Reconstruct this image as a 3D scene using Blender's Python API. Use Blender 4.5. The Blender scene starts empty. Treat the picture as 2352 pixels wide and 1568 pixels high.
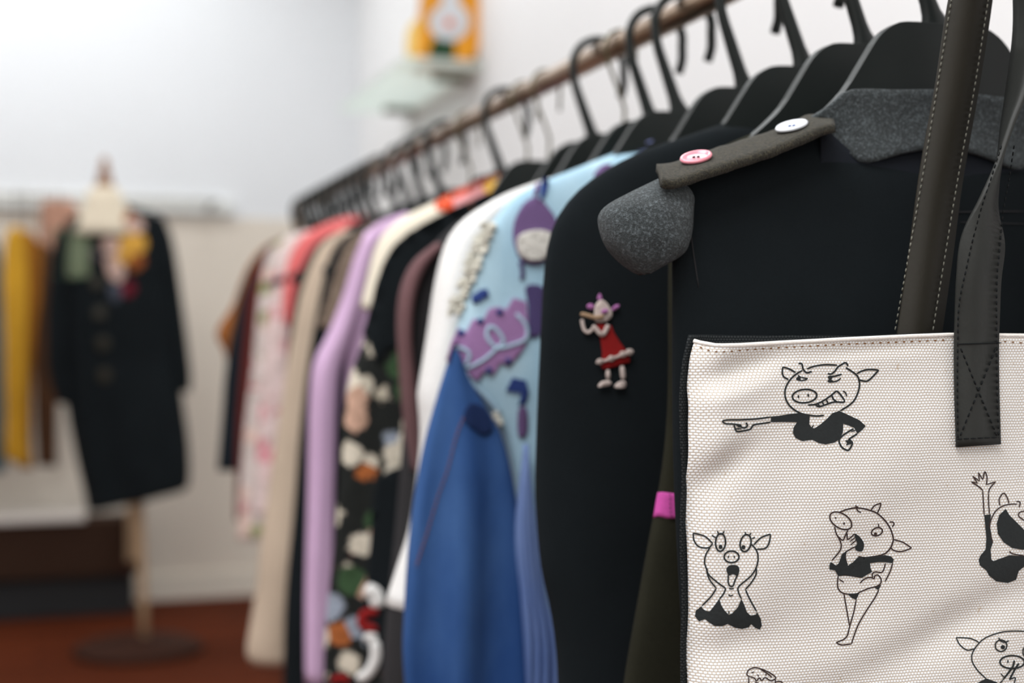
import bpy, bmesh, math, random
from mathutils import Vector, Matrix, noise
from mathutils.bvhtree import BVHTree
from mathutils.geometry import delaunay_2d_cdt

random.seed(7)
SC = bpy.context.scene
COL = SC.collection

# ------------------------------------------------------------------ camera
W, HH = 2352, 1568
F = 3267.0                 # 50 mm on a 36 mm sensor, in pixels
CX, CY = 1176.0, 784.0
YAW = math.radians(18.47)  # the camera looks this far to the right of the rail's direction
CAMH = 1.05
cd = bpy.data.cameras.new('camera')
cam = bpy.data.objects.new('camera', cd)
COL.objects.link(cam)
cam.location = (0, 0, CAMH)
cam.rotation_euler = (math.radians(90), 0, -YAW)
cd.lens = 50; cd.sensor_width = 36; cd.sensor_fit = 'HORIZONTAL'
cd.clip_start = 0.02; cd.clip_end = 60
cd.dof.use_dof = True
cd.dof.focus_distance = 0.795
cd.dof.aperture_fstop = 4.0
SC.camera = cam

# ------------------------------------------------------------------ world, light, exposure
wd = bpy.data.worlds.new('world'); SC.world = wd; wd.use_nodes = True
bg = wd.node_tree.nodes['Background']
bg.inputs[0].default_value = (1.0, 0.97, 0.93, 1)
bg.inputs[1].default_value = 0.7
SC.view_settings.view_transform = 'Standard'
SC.view_settings.look = 'None'
SC.view_settings.gamma = 1.0
SC.view_settings.use_curve_mapping = False
SC.view_settings.exposure = 0.0

def area(name, loc, rot, sx, sy, power, color):
    l = bpy.data.lights.new(name, 'AREA'); l.shape = 'RECTANGLE'
    l.size = sx; l.size_y = sy; l.energy = power; l.color = color
    o = bpy.data.objects.new(name, l); COL.objects.link(o)
    o.location = loc; o.rotation_euler = rot
    return o
R = math.radians
area('ceiling_fill', (-0.75, -0.5, 2.92), (0, 0, 0), 1.5, 1.5, 64, (0.99, 0.99, 1.0))  # added fill for the fronts of the tote and near garments
area('ceiling_fill', (-0.7, 1.3, 2.92), (0, 0, 0), 0.9, 1.4, 42, (0.99, 0.99, 1.0))  # added fill, reaches garment fronts farther along the rail
area('ceiling_fill', (-0.95, 5.30, 2.92), (0, 0, 0), 3.6, 0.3, 36, (0.97, 0.99, 1.0))  # added washer, brightens the upper back wall and fades downward
area('ceiling_fill', (0.75, 2.8, 2.92), (0, 0, 0), 0.4, 3.4, 31, (0.95, 0.98, 1.0))  # added to lift the right wall
area('front_fill', (-1.2, -2.15, 1.7), (R(90), 0, 0), 3.2, 2.0, 26, (1.0, 0.96, 0.91))  # added warm fill across the unseen front opening

# ------------------------------------------------------------------ geometry helpers
FWD = Vector((math.sin(YAW), math.cos(YAW), 0))
RGT = Vector((math.cos(YAW), -math.sin(YAW), 0))
UP = Vector((0, 0, 1))
ORG = Vector((0, 0, CAMH))

def ray(px, py):
    return FWD + RGT * ((px - CX) / F) + UP * ((CY - py) / F)
def atY(px, py, Y):
    d = ray(px, py); return ORG + d * (Y / d.y)
def atX(px, py, X):
    d = ray(px, py); return ORG + d * (X / d.x)
def atZ(px, py, Z):
    d = ray(px, py); return ORG + d * ((Z - CAMH) / d.z)

def tag(o, label=None, cat=None, group=None, kind=None):
    if label: o['label'] = label
    if cat: o['category'] = cat
    if group: o['group'] = group
    if kind: o['kind'] = kind
    return o
def empty(name, loc=(0, 0, 0), rz=0.0):
    o = bpy.data.objects.new(name, None); COL.objects.link(o)
    o.location = loc; o.rotation_euler = (0, 0, rz); o.empty_display_size = 0.05
    return o
def link(name, me, mat, parent=None, local=False, smooth=True, solid=0.0, bevel=0.0, recalc=False):
    if recalc:
        bm = bmesh.new(); bm.from_mesh(me); bmesh.ops.recalc_face_normals(bm, faces=bm.faces[:]); bm.to_mesh(me); bm.free()
    o = bpy.data.objects.new(name, me); COL.objects.link(o)
    if mat: 
        me.materials.clear(); me.materials.append(mat)
    if parent:
        o.parent = parent
        if not local:
            t = Matrix.Translation(parent.location) @ Matrix.Rotation(parent.rotation_euler.z, 4, 'Z')
            p = parent
            if p.parent: t = Matrix.Identity(4) if p.type == 'MESH' else t
            if p.type == 'MESH': t = Matrix.Identity(4)
            o.matrix_parent_inverse = t.inverted()
    if smooth:
        for p in me.polygons: p.use_smooth = True
    if solid:
        m = o.modifiers.new('thickness', 'SOLIDIFY'); m.thickness = solid; m.offset = -1
    if bevel:
        m = o.modifiers.new('edge', 'BEVEL'); m.width = bevel; m.segments = 2; m.limit_method = 'ANGLE'
    return o
def mesh(verts, faces, name='mesh'):
    me = bpy.data.meshes.new(name); me.from_pydata([tuple(v) for v in verts], [], faces); me.update()
    return me
def boxm(c, s):
    v = []; 
    for dx in (-.5, .5):
        for dy in (-.5, .5):
            for dz in (-.5, .5): v.append((c[0] + dx * s[0], c[1] + dy * s[1], c[2] + dz * s[2]))
    return mesh(v, [(0, 1, 3, 2), (4, 6, 7, 5), (0, 4, 5, 1), (2, 3, 7, 6), (0, 2, 6, 4), (1, 5, 7, 3)])
def box(name, c, s, mat, parent=None, bevel=0.0, local=False):
    return link(name, boxm(c, s), mat, parent, smooth=False, bevel=bevel, local=local)

def catmull(pts, per=6, closed=False):
    P = [Vector(p) for p in pts]; n = len(P)
    if n < 3 and not closed: 
        return [P[0].lerp(P[-1], i / per) for i in range(per + 1)]
    out = []
    rng = range(n) if closed else range(n - 1)
    for i in rng:
        if closed: p0, p1, p2, p3 = P[(i - 1) % n], P[i], P[(i + 1) % n], P[(i + 2) % n]
        else:
            p1, p2 = P[i], P[i + 1]
            p0 = P[i - 1] if i > 0 else p1 * 2 - p2
            p3 = P[i + 2] if i + 2 < n else p2 * 2 - p1
        for k in range(per):
            t = k / per; t2 = t * t; t3 = t2 * t
            out.append(0.5 * ((2 * p1) + (p2 - p0) * t + (2 * p0 - 5 * p1 + 4 * p2 - p3) * t2 + (3 * p1 - p0 - 3 * p2 + p3) * t3))
    if not closed: out.append(P[-1].copy())
    return out
def resample(pts, n, smooth=True):
    P = catmull(pts, 8) if smooth and len(pts) > 2 else [Vector(p) for p in pts]
    L = [0]
    for a, b in zip(P, P[1:]): L.append(L[-1] + (b - a).length)
    out = []; j = 0
    for i in range(n):
        s = L[-1] * i / (n - 1)
        while j < len(L) - 2 and L[j + 1] < s: j += 1
        seg = L[j + 1] - L[j]
        out.append(P[j].lerp(P[j + 1], (s - L[j]) / seg if seg > 1e-9 else 0))
    return out

def sweep(pts, w, h, binormal=Vector((0, 1, 0)), sides=8, cap=True):
    """round-ish bar along pts; w across (in the plane), h along binormal"""
    P = [Vector(p) for p in pts]; V = []; Fc = []
    ws = w if isinstance(w, (list, tuple)) else [w] * len(P)
    for i, p in enumerate(P):
        t = (P[min(i + 1, len(P) - 1)] - P[max(i - 1, 0)]).normalized()
        n = t.cross(binormal).normalized(); b = n.cross(t).normalized()
        for k in range(sides):
            a = 2 * math.pi * (k + .5) / sides
            c, s = math.cos(a), math.sin(a)
            V.append(p + n * c * ws[i] / 2 + b * s * h / 2)
    for i in range(len(P) - 1):
        for k in range(sides):
            a = i * sides + k; b2 = i * sides + (k + 1) % sides
            Fc.append((a, b2, b2 + sides, a + sides))
    if cap:
        Fc.append(tuple(range(sides - 1, -1, -1))); o = (len(P) - 1) * sides
        Fc.append(tuple(range(o, o + sides)))
    return mesh(V, Fc)
def lathe(profile, c=(0, 0, 0), sides=28):
    V = []; Fc = []
    for r, z in profile:
        for k in range(sides):
            a = 2 * math.pi * k / sides
            V.append((c[0] + r * math.cos(a), c[1] + r * math.sin(a), c[2] + z))
    for i in range(len(profile) - 1):
        for k in range(sides):
            a = i * sides + k; b = i * sides + (k + 1) % sides
            Fc.append((a, b, b + sides, a + sides))
    Fc.append(tuple(range(sides - 1, -1, -1))); o = (len(profile) - 1) * sides
    Fc.append(tuple(range(o, o + sides)))
    return mesh(V, Fc)
def extrude_poly(poly, y0, y1):
    """poly: (x, z) outline; extruded along Y"""
    n = len(poly)
    r = delaunay_2d_cdt([Vector(p) for p in poly], [], [list(range(n))], 1, 1e-6)
    v2, _, fs = r[0], r[1], r[2]
    V = [(p.x, y0, p.y) for p in v2] + [(p.x, y1, p.y) for p in v2]; m = len(v2)
    Fc = [tuple(f) for f in fs] + [tuple(i + m for i in reversed(f)) for f in fs]
    cnt = {}
    for f in fs:
        for a, b in zip(f, list(f[1:]) + [f[0]]): cnt[(a, b)] = 1
    for (a, b) in list(cnt):
        if (b, a) not in cnt: Fc.append((b, a, a + m, b + m))
    return mesh(V, Fc)

# ------------------------------------------------------------------ projected prints, patches and stitches
class Target:
    def __init__(self, *objs):
        V = []; P = []
        for o in objs:
            k = len(V); V += [v.co.copy() for v in o.data.vertices]
            P += [tuple(i + k for i in p.vertices) for p in o.data.polygons]
        self.b = BVHTree.FromPolygons(V, P)
        self.y = sum(v.y for v in V) / len(V)
        self.last = None
    def hit(self, px, py, off=0.0003):
        d = ray(px, py).normalized()
        h = self.b.ray_cast(ORG, d)
        if h[0] is None:
            g = self.last if self.last is not None else self.y
            return ORG + d * (g / d.y) - d * off
        self.last = h[0].y
        return h[0] - d * off
def ribbon2d(pts, w, closed=False):
    P = [Vector(p) for p in pts]; n = len(P); L = []; Rr = []
    for i in range(n):
        a = P[(i - 1) % n] if closed else P[max(i - 1, 0)]
        b = P[(i + 1) % n] if closed else P[min(i + 1, n - 1)]
        t = (b - a); t = t.normalized() if t.length > 1e-6 else Vector((1, 0))
        nn = Vector((-t.y, t.x)); e = 1.0
        if not closed and (i == 0 or i == n - 1): e = 0.55
        L.append(P[i] + nn * w / 2 * e); Rr.append(P[i] - nn * w / 2 * e)
    return L, Rr
class Decal:
    """collects strokes and fills given in photograph pixels, laid on a target surface"""
    def __init__(self, target, xf=lambda p: p, ws=1.0):
        self.t = target; self.xf = xf; self.V = []; self.F = []; self.ws = ws; self.marks = []
    def stroke(self, pts, w=4.0, closed=False, smooth=True, off=0.0004, per=5):
        w *= self.ws; self.marks.append(len(self.F))
        P = [Vector(self.xf(p)) for p in pts]
        if smooth and len(P) > 2: P = catmull(P, per, closed)
        elif not smooth or len(P) == 2:
            Q = []
            for a, b in zip(P, P[1:] + ([P[0]] if closed else [])):
                k = max(2, int((b - a).length / 8)); Q += [a.lerp(b, i / k) for i in range(k)]
            if not closed: Q.append(P[-1])
            P = Q
        L, Rr = ribbon2d(P, w, closed); o = len(self.V); n = len(P)
        for a, b in zip(L, Rr): self.V += [self.t.hit(a.x, a.y, off), self.t.hit(b.x, b.y, off)]
        for i in range(n if closed else n - 1):
            j = (i + 1) % n
            self.F.append((o + 2 * i, o + 2 * i + 1, o + 2 * j + 1, o + 2 * j))
    def ellipse(self, c, rx, ry, rot=0, w=4.0, fill=False, off=0.0004):
        a = math.radians(rot); P = []
        for k in range(20):
            t = 2 * math.pi * k / 20; x, y = rx * math.cos(t), ry * math.sin(t)
            P.append((c[0] + x * math.cos(a) - y * math.sin(a), c[1] + x * math.sin(a) + y * math.cos(a)))
        if fill: self.fill(P, off=off, smooth=False)
        else: self.stroke(P, w, closed=True, off=off, per=3)
    def fill(self, pts, off=0.0004, smooth=True, step=10.0):
        self.marks.append(len(self.F))
        P = [Vector(self.xf(p)) for p in pts]
        P = catmull(P, 4, True) if smooth else P
        xs = [p.x for p in P]; ys = [p.y for p in P]; n = len(P); V = list(P)
        x = min(xs) + step / 2
        while x < max(xs):
            y = min(ys) + step / 2
            while y < max(ys): V.append(Vector((x + random.uniform(-.3, .3), y))); y += step
            x += step
        try:
            r = delaunay_2d_cdt(V, [(i, (i + 1) % n) for i in range(n)], [list(range(n))], 1, 1e-4)
        except Exception:
            return
        inside = r[2]; o = len(self.V); used = {}
        for f in inside:
            c = sum((r[0][i] for i in f), Vector((0, 0))) / len(f)
            if not pip(c, P): continue
            g = []
            for i in f:
                if i not in used:
                    used[i] = len(self.V); self.V.append(self.t.hit(r[0][i].x, r[0][i].y, off))
                g.append(used[i])
            self.F.append(tuple(g))
    def dashes(self, pts, dash, gap, w, off=0.0005):
        P = [Vector(self.xf(p)) for p in pts]
        P = catmull(P, 8) if len(P) > 2 else P
        L = [0]
        for a, b in zip(P, P[1:]): L.append(L[-1] + (b - a).length)
        def at(s):
            for i in range(len(L) - 1):
                if L[i + 1] >= s: return P[i].lerp(P[i + 1], (s - L[i]) / max(1e-6, L[i + 1] - L[i]))
            return P[-1]
        s = 0; keep = self.xf; self.xf = lambda p: p; dash *= self.ws; gap *= self.ws
        while s < L[-1]:
            self.stroke([at(s), at(min(s + dash, L[-1]))], w, smooth=False, off=off); s += dash + gap
        self.xf = keep
    def build(self, name, mat, parent, solid=0.0, label=None, split=False, kind=None):
        if split and len(self.marks) > 1:
            ends = self.marks[1:] + [len(self.F)]; FF, VV = self.F, self.V
            for a, b in zip(self.marks, ends):
                if b <= a: continue
                ids = sorted({i for f in FF[a:b] for i in f}); mp = {v: k for k, v in enumerate(ids)}
                self.V = [VV[i] for i in ids]; self.F = [tuple(mp[i] for i in f) for f in FF[a:b]]
                o = self.build(name, mat, parent, solid, label)
            return o
        o = link(name, mesh(self.V, self.F), mat, parent, smooth=True, solid=solid, recalc=False)
        if solid: o.modifiers[0].offset = 0
        if label: o['label'] = label
        if kind: o['kind'] = kind
        return o
def pip(c, P):
    r = False; j = len(P) - 1
    for i in range(len(P)):
        if (P[i].y > c.y) != (P[j].y > c.y) and c.x < (P[j].x - P[i].x) * (c.y - P[i].y) / (P[j].y - P[i].y) + P[i].x: r = not r
        j = i
    return r
def zoomxf(ox, oy, s): return lambda p: (ox + p[0] / s, oy + p[1] / s)

# ------------------------------------------------------------------ materials
def srgb(r, g, b):
    f = lambda c: (c / 255 / 12.92) if c / 255 <= .04045 else ((c / 255 + .055) / 1.055) ** 2.4
    return (f(r), f(g), f(b), 1)
class NT:
    def __init__(self, name):
        self.m = bpy.data.materials.new(name); self.m.use_nodes = True
        self.t = self.m.node_tree; self.p = self.t.nodes['Principled BSDF']
    def n(self, kind, **kw):
        nd = self.t.nodes.new(kind)
        for k, v in kw.items(): setattr(nd, k, v)
        return nd
    def l(self, a, b): self.t.links.new(a, b)
    def coords(self, scale=(1, 1, 1), kind='Object'):
        tc = self.n('ShaderNodeTexCoord'); mp = self.n('ShaderNodeMapping')
        mp.inputs['Scale'].default_value = scale; self.l(tc.outputs[kind], mp.inputs['Vector']); return mp.outputs[0]
    def noise(self, vec, scale, detail=3, rough=.55):
        nd = self.n('ShaderNodeTexNoise'); nd.inputs['Scale'].default_value = scale
        nd.inputs['Detail'].default_value = detail; nd.inputs['Roughness'].default_value = rough
        self.l(vec, nd.inputs['Vector']); return nd.outputs['Fac']
    def ramp(self, fac, stops, interp='LINEAR'):
        nd = self.n('ShaderNodeValToRGB'); cr = nd.color_ramp; cr.interpolation = interp
        while len(cr.elements) > 1: cr.elements.remove(cr.elements[0])
        cr.elements[0].position = stops[0][0]; cr.elements[0].color = stops[0][1]
        for pos, c in stops[1:]:
            e = cr.elements.new(pos); e.color = c
        self.l(fac, nd.inputs[0]); return nd.outputs[0]
    def mix(self, fac, a, b, mode='MIX'):
        nd = self.n('ShaderNodeMix', data_type='RGBA', blend_type=mode)
        for v, i in ((fac, 0), (a, 6), (b, 7)):
            if hasattr(v, 'is_linked') or hasattr(v, 'links'): self.l(v, nd.inputs[i])
            else: nd.inputs[i].default_value = v
        return nd.outputs[2]
    def math(self, op, a, b=None):
        nd = self.n('ShaderNodeMath', operation=op)
        for v, i in ((a, 0), (b, 1)):
            if v is None: continue
            if isinstance(v, (int, float)): nd.inputs[i].default_value = v
            else: self.l(v, nd.inputs[i])
        return nd.outputs[0]
    def bump(self, h, strength=.3, dist=.001):
        nd = self.n('ShaderNodeBump'); nd.inputs['Strength'].default_value = strength
        nd.inputs['Distance'].default_value = dist; self.l(h, nd.inputs['Height']); self.l(nd.outputs[0], self.p.inputs['Normal'])
    def set(self, **kw):
        for k, v in kw.items(): self.p.inputs[k.replace('_', ' ')].default_value = v
        return self

def fabric(name, col, var=.12, rough=.9, grain=900, bump=.25, sheen=0.0, spec=.25, big=9, bdist=.0008):
    m = NT(name); v = m.coords(); c = srgb(*col) if max(col) > 1 else (*col, 1)
    f = m.noise(v, big, 4); g = m.noise(v, grain, 2)
    lo = tuple(x * (1 - var) for x in c[:3]) + (1,); hi = tuple(min(1, x * (1 + var)) for x in c[:3]) + (1,)
    a = m.ramp(f, [(.3, lo), (.7, hi)]); b = m.ramp(g, [(.3, (.82, .82, .82, 1)), (.7, (1, 1, 1, 1))])
    m.l(m.mix(1.0, a, b, 'MULTIPLY'), m.p.inputs['Base Color'])
    m.set(Roughness=rough, Specular_IOR_Level=spec)
    if sheen: m.set(Sheen_Weight=sheen, Sheen_Roughness=.5)
    m.bump(g, bump, bdist); return m.m
def plain(name, col, rough=.5, metal=0, spec=.5, bump=0):
    m = NT(name); v = m.coords(); c = srgb(*col) if max(col) > 1 else (*col, 1)
    f = m.noise(v, 40, 3); lo = tuple(x * .93 for x in c[:3]) + (1,)
    m.l(m.ramp(f, [(.35, lo), (.65, c)]), m.p.inputs['Base Color'])
    m.set(Roughness=rough, Metallic=metal, Specular_IOR_Level=spec)
    if bump: m.bump(m.noise(v, 300, 2), bump, .0006)
    return m.m
def canvas(name, dark, light, px=.0020, pz=.00155, bump=.5):
    m = NT(name); tc = m.n('ShaderNodeTexCoord'); s = m.n('ShaderNodeSeparateXYZ'); m.l(tc.outputs['Object'], s.inputs[0])
    wob = m.noise(tc.outputs['Object'], 60, 2)
    x = m.math('ADD', s.outputs[0], m.math('MULTIPLY', wob, .0016)); z = m.math('ADD', s.outputs[2], m.math('MULTIPLY', wob, .0012))
    zz = m.math('DIVIDE', z, pz); row = m.math('FLOOR', zz)
    uu = m.math('ADD', m.math('DIVIDE', x, px), m.math('MULTIPLY', row, .5))
    u = m.math('SINE', m.math('MULTIPLY', m.math('FRACT', uu), math.pi))
    w = m.math('SINE', m.math('MULTIPLY', m.math('FRACT', zz), math.pi))
    d = m.math('MULTIPLY', m.math('POWER', u, .7), m.math('POWER', w, .7))
    sp = m.noise(tc.outputs['Object'], 260, 2)
    c = m.ramp(d, [(.15, dark), (.75, light)])
    c = m.mix(1.0, c, m.ramp(sp, [(.22, (.80, .72, .62, 1)), (.30, (1, 1, 1, 1))]), 'MULTIPLY')
    m.l(c, m.p.inputs['Base Color']); m.set(Roughness=.95, Specular_IOR_Level=.1); m.bump(d, bump, .0006); return m.m
def blobs(name, stops, scale=30, base_rough=.9, scale2=None):
    """scattered print: voronoi cells coloured by a constant ramp, softened by noise"""
    m = NT(name); v = m.coords(); w = m.n('ShaderNodeMix', data_type='VECTOR')
    nz = m.n('ShaderNodeTexNoise'); nz.inputs['Scale'].default_value = scale * 1.5; m.l(v, nz.inputs['Vector'])
    w.inputs[0].default_value = .03; m.l(v, w.inputs[4]); m.l(nz.outputs['Color'], w.inputs[5])
    vo = m.n('ShaderNodeTexVoronoi'); vo.inputs['Scale'].default_value = scale; m.l(w.outputs[1], vo.inputs['Vector'])
    sep = m.n('ShaderNodeSeparateColor'); m.l(vo.outputs['Color'], sep.inputs[0])
    c = m.ramp(sep.outputs[0], stops, 'CONSTANT')
    e = m.noise(v, scale * 6, 2); c = m.mix(1.0, c, m.ramp(e, [(.3, (.72, .72, .72, 1)), (.7, (1, 1, 1, 1))]), 'MULTIPLY')
    m.l(c, m.p.inputs['Base Color']); m.set(Roughness=base_rough, Specular_IOR_Level=.2); m.bump(e, .2, .001); return m.m
def flower_print(name, ground, stops, scale=16, cut=.42):
    m = NT(name); v = m.coords()
    vo = m.n('ShaderNodeTexVoronoi'); vo.inputs['Scale'].default_value = scale; m.l(v, vo.inputs['Vector'])
    sep = m.n('ShaderNodeSeparateColor'); m.l(vo.outputs['Color'], sep.inputs[0])
    nz = m.noise(v, scale * 3, 3)
    d = m.math('ADD', vo.outputs['Distance'], m.math('MULTIPLY', m.math('SUBTRACT', nz, .5), .6))
    mask = m.ramp(d, [(cut - .03, (1, 1, 1, 1)), (cut + .03, (0, 0, 0, 1))])
    c = m.mix(mask, ground, m.ramp(sep.outputs[1], stops, 'CONSTANT'))
    c = m.mix(1.0, c, m.ramp(nz, [(.3, (.65, .65, .62, 1)), (.6, (1, 1, 1, 1))]), 'MULTIPLY')
    m.l(c, m.p.inputs['Base Color']); m.set(Roughness=.85, Specular_IOR_Level=.2); return m.m
def wool_speck(name, base, speck, amount=.70):
    m = NT(name); v = m.coords(); g = m.noise(v, 520, 3, .7); h = m.noise(v, 1300, 2, .7); b = m.noise(v, 45, 4)
    c = m.ramp(b, [(.3, tuple(x * .8 for x in base[:3]) + (1,)), (.7, tuple(x * 1.2 for x in base[:3]) + (1,))])
    c = m.mix(m.ramp(g, [(amount - .16, (0, 0, 0, 1)), (amount + .10, (1, 1, 1, 1))]), c, speck)
    c = m.mix(1.0, c, m.ramp(h, [(.3, (.45, .45, .45, 1)), (.7, (1.5, 1.5, 1.5, 1))]), 'MULTIPLY')
    m.l(c, m.p.inputs['Base Color']); m.set(Roughness=.95, Specular_IOR_Level=.15, Sheen_Weight=.12, Sheen_Roughness=.6)
    m.bump(m.math('ADD', g, h), .9, .0016); return m.m
def denim(name, col, pale, amt=.5):
    m = NT(name); v = m.coords(); c1 = srgb(*col); c2 = srgb(*pale)
    f = m.noise(m.coords((1, 1, .35)), 14, 4); wv = m.n('ShaderNodeTexWave'); wv.inputs['Scale'].default_value = 260
    wv.bands_direction = 'DIAGONAL'; m.l(v, wv.inputs[0]); g = m.noise(v, 800, 2)
    c = m.ramp(f, [(.35, c1), (.35 + amt, c2)])
    c = m.mix(1.0, c, m.ramp(g, [(.3, (.85, .85, .85, 1)), (.7, (1, 1, 1, 1))]), 'MULTIPLY')
    m.l(c, m.p.inputs['Base Color']); m.set(Roughness=.9, Specular_IOR_Level=.2); m.bump(wv.outputs['Fac'], .15, .0006); return m.m

BLK = (.0085, .0115, .0135)
M = {}
M['black'] = fabric('black_cloth', BLK, .15, .95, 900, .2, spec=.1)
M['black2'] = fabric('black_knit', (.011, .0115, .011), .15, .95, 500, .4, spec=.12)
M['navy'] = fabric('navy_cloth', (.010, .015, .021), .15, .9, 900, .2, spec=.15)
M['charcoal'] = fabric('charcoal_cloth', (.035, .034, .036), .2, .95, 600, .3, spec=.15)
M['oliveblk'] = fabric('dark_olive_felt', (.020, .020, .013), .2, .98, 700, .5, spec=.1)
M['felt'] = wool_speck('olive_felt', (.019, .0185, .012), (.060, .051, .030, 1), .58)
M['wool'] = wool_speck('grey_wool', (.038, .047, .050), (.15, .18, .195, 1), .64)
M['lining'] = fabric('navy_lining', (.009, .012, .018), .1, .8, 900, .1, spec=.2)
M['white'] = fabric('white_cotton', (232, 232, 230), .03, .9, 700, .15)
M['cream'] = fabric('cream_cotton', (232, 224, 206), .04, .9, 700, .15)
M['offwhite'] = fabric('off_white_cloth', (215, 205, 196), .06, .9, 700, .15)
M['beige'] = fabric('beige_linen', (196, 178, 158), .08, .9, 600, .3)
M['lilac'] = fabric('lilac_cotton', (206, 174, 208), .07, .85, 800, .15)
M['maroon'] = fabric('maroon_cloth', (92, 34, 28), .15, .9, 700, .2)
M['rust'] = fabric('rust_cloth', (150, 92, 44), .15, .9, 700, .2)
M['pink'] = fabric('coral_pink_cloth', (226, 112, 112), .12, .85, 700, .15)
M['mauve'] = fabric('mauve_wool', (104, 76, 78), .15, .95, 500, .4)
M['tweed'] = blobs('taupe_tweed', [(0, srgb(120, 104, 90)), (.35, srgb(80, 66, 56)), (.6, srgb(150, 134, 118)), (.85, srgb(52, 44, 40))], 240)
M['denim'] = denim('blue_denim', (34, 68, 122), (70, 106, 158), .45)
M['paledenim'] = denim('pale_denim', (148, 186, 208), (188, 216, 228), .4)
M['ruffle'] = denim('mid_blue_cotton', (92, 116, 168), (136, 158, 200), .4)
M['purple'] = fabric('purple_applique', (104, 82, 124), .08, .9, 600, .3)
M['magenta'] = fabric('orchid_applique', (150, 114, 160), .08, .9, 600, .3)
M['indigo'] = fabric('indigo_felt', (42, 62, 122), .1, .9, 600, .3)
M['skyblue'] = fabric('sky_blue_cord', (168, 196, 216), .05, .9, 600, .3)
M['fluff'] = fabric('white_fluff', (205, 203, 196), .15, .98, 250, 1.0, sheen=.2, bdist=.004)
M['hotpink'] = fabric('hot_pink_ribbon', (200, 80, 164), .05, .8, 800, .2)
M['floral'] = flower_print('floral_on_black', (.012, .014, .013, 1), [(0, srgb(214, 206, 190)), (.42, srgb(196, 160, 140)), (.54, srgb(58, 84, 56)), (.68, srgb(150, 160, 176)), (.78, srgb(168, 98, 52)), (.86, srgb(205, 196, 178)), (.95, srgb(120, 34, 38))], 34, .52)
M['palefloral'] = flower_print('pale_floral', srgb(214, 204, 200), [(0, srgb(210, 160, 160)), (.3, srgb(160, 166, 116)), (.5, srgb(226, 200, 190)), (.8, srgb(204, 140, 142))], 24, .40)
M['rosefloral'] = flower_print('rose_floral', srgb(226, 206, 204), [(0, srgb(222, 150, 160)), (.4, srgb(236, 206, 206)), (.7, srgb(220, 170, 174))], 20, .42)
M['colourprint'] = blobs('orange_pink_print', [(0, srgb(232, 150, 40)), (.3, srgb(222, 84, 48)), (.45, srgb(240, 190, 80)), (.62, srgb(236, 168, 170)), (.82, srgb(236, 226, 214))], 26)
M['yellow'] = fabric('mustard_yellow_cloth', (212, 160, 44), .12, .85, 700, .15)
M['ochre'] = fabric('ochre_cloth', (150, 96, 26), .15, .85, 700, .15)
M['brown'] = fabric('brown_cloth', (84, 56, 36), .15, .9, 700, .15)
M['tan'] = fabric('rose_tan_cloth', (196, 150, 128), .1, .9, 700, .15)
M['teal'] = fabric('teal_cloth', (58, 92, 108), .12, .9, 700, .15)
M['sage'] = fabric('sage_green_patch', (122, 134, 108), .06, .9, 600, .2)
M['sagedark'] = fabric('green_trim', (78, 112, 84), .06, .9, 600, .2)
M['plastic'] = plain('black_plastic', (.010, .0135, .013), .42, 0, .25)
M['wire'] = plain('dull_brass_wire', (88, 83, 60), .35, .8)
M['rail'] = plain('brushed_steel_tube', (150, 126, 104), .30, 1.0)
M['steel'] = plain('grey_steel', (120, 118, 116), .35, 1.0)
M['canvas'] = canvas('cream_canvas', (.53, .45, .36, 1), (.85, .885, .91, 1))
M['bcanvas'] = canvas('black_canvas', (.006, .008, .009, 1), (.026, .029, .030, 1))
M['canvasedge'] = fabric('cream_canvas_edge', (236, 232, 226), .03, .95, 900, .3)
M['print'] = fabric('black_screen_print', (.017, .021, .022), .12, .8, 500, .3, spec=.3)
M['printbrown'] = fabric('thin_brown_screen_print', (.045, .028, .026), .15, .8, 500, .3, spec=.2)
M['leather'] = plain('dark_brown_leather', (.020, .018, .013), .55, 0, .2, bump=.25)
M['leather2'] = plain('dark_grey_leather', (.022, .024, .022), .5, 0, .25, bump=.25)
M['thread'] = fabric('pale_thread', (120, 120, 110), .2, .9, 900, .1)
M['darkthread'] = fabric('dark_thread', (.006, .008, .009), .2, .9, 900, .1)
M['brownthread'] = fabric('brown_thread', (128, 92, 60), .3, .9, 900, .1)
M['rustthread'] = fabric('rust_thread', (120, 84, 88), .2, .9, 900, .1)
M['btnpink'] = plain('pink_button_shell', (226, 140, 154), .22, 0, .6)
M['btnwhite'] = plain('pearl_button_shell', (226, 230, 236), .2, 0, .6)
M['btnblue'] = plain('blue_button_ink', (70, 96, 150), .3)
M['hole'] = plain('button_hole_thread', (.03, .02, .03), .8)
M['red'] = fabric('red_embroidery', (134, 20, 20), .1, .85, 700, .3)
M['ecru'] = fabric('ecru_embroidery', (196, 182, 176), .1, .9, 700, .4)
M['greythread'] = fabric('grey_embroidery', (150, 138, 146), .1, .9, 700, .4)
M['flute'] = fabric('straw_embroidery', (160, 134, 108), .1, .9, 700, .4)
M['orchid'] = fabric('orchid_embroidery', (170, 110, 166), .1, .9, 700, .4)
M['formcloth'] = fabric('dress_form_linen', (226, 214, 192), .04, .9, 600, .2)
M['finial'] = plain('varnished_wood', (150, 98, 52), .35)
M['pole'] = plain('pale_wood_pole', (178, 150, 118), .4)
M['basewood'] = plain('dark_wood_base', (58, 36, 28), .7, 0, .08)
M['cabinet'] = plain('dark_brown_wood', (62, 44, 34), .7, 0, .1)
M['cabtop'] = plain('white_lacquer_top', (222, 216, 210), .35)
M['darkvoid'] = plain('black_under_shade', (.010, .012, .014), .7)  # black for the shade under the low cabinet
M['amber'] = fabric('amber_yellow_felt', (222, 150, 40), .12, .85, 300, .2)
M['palegold'] = fabric('pale_gold_felt', (240, 206, 120), .08, .85, 300, .2)
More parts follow.
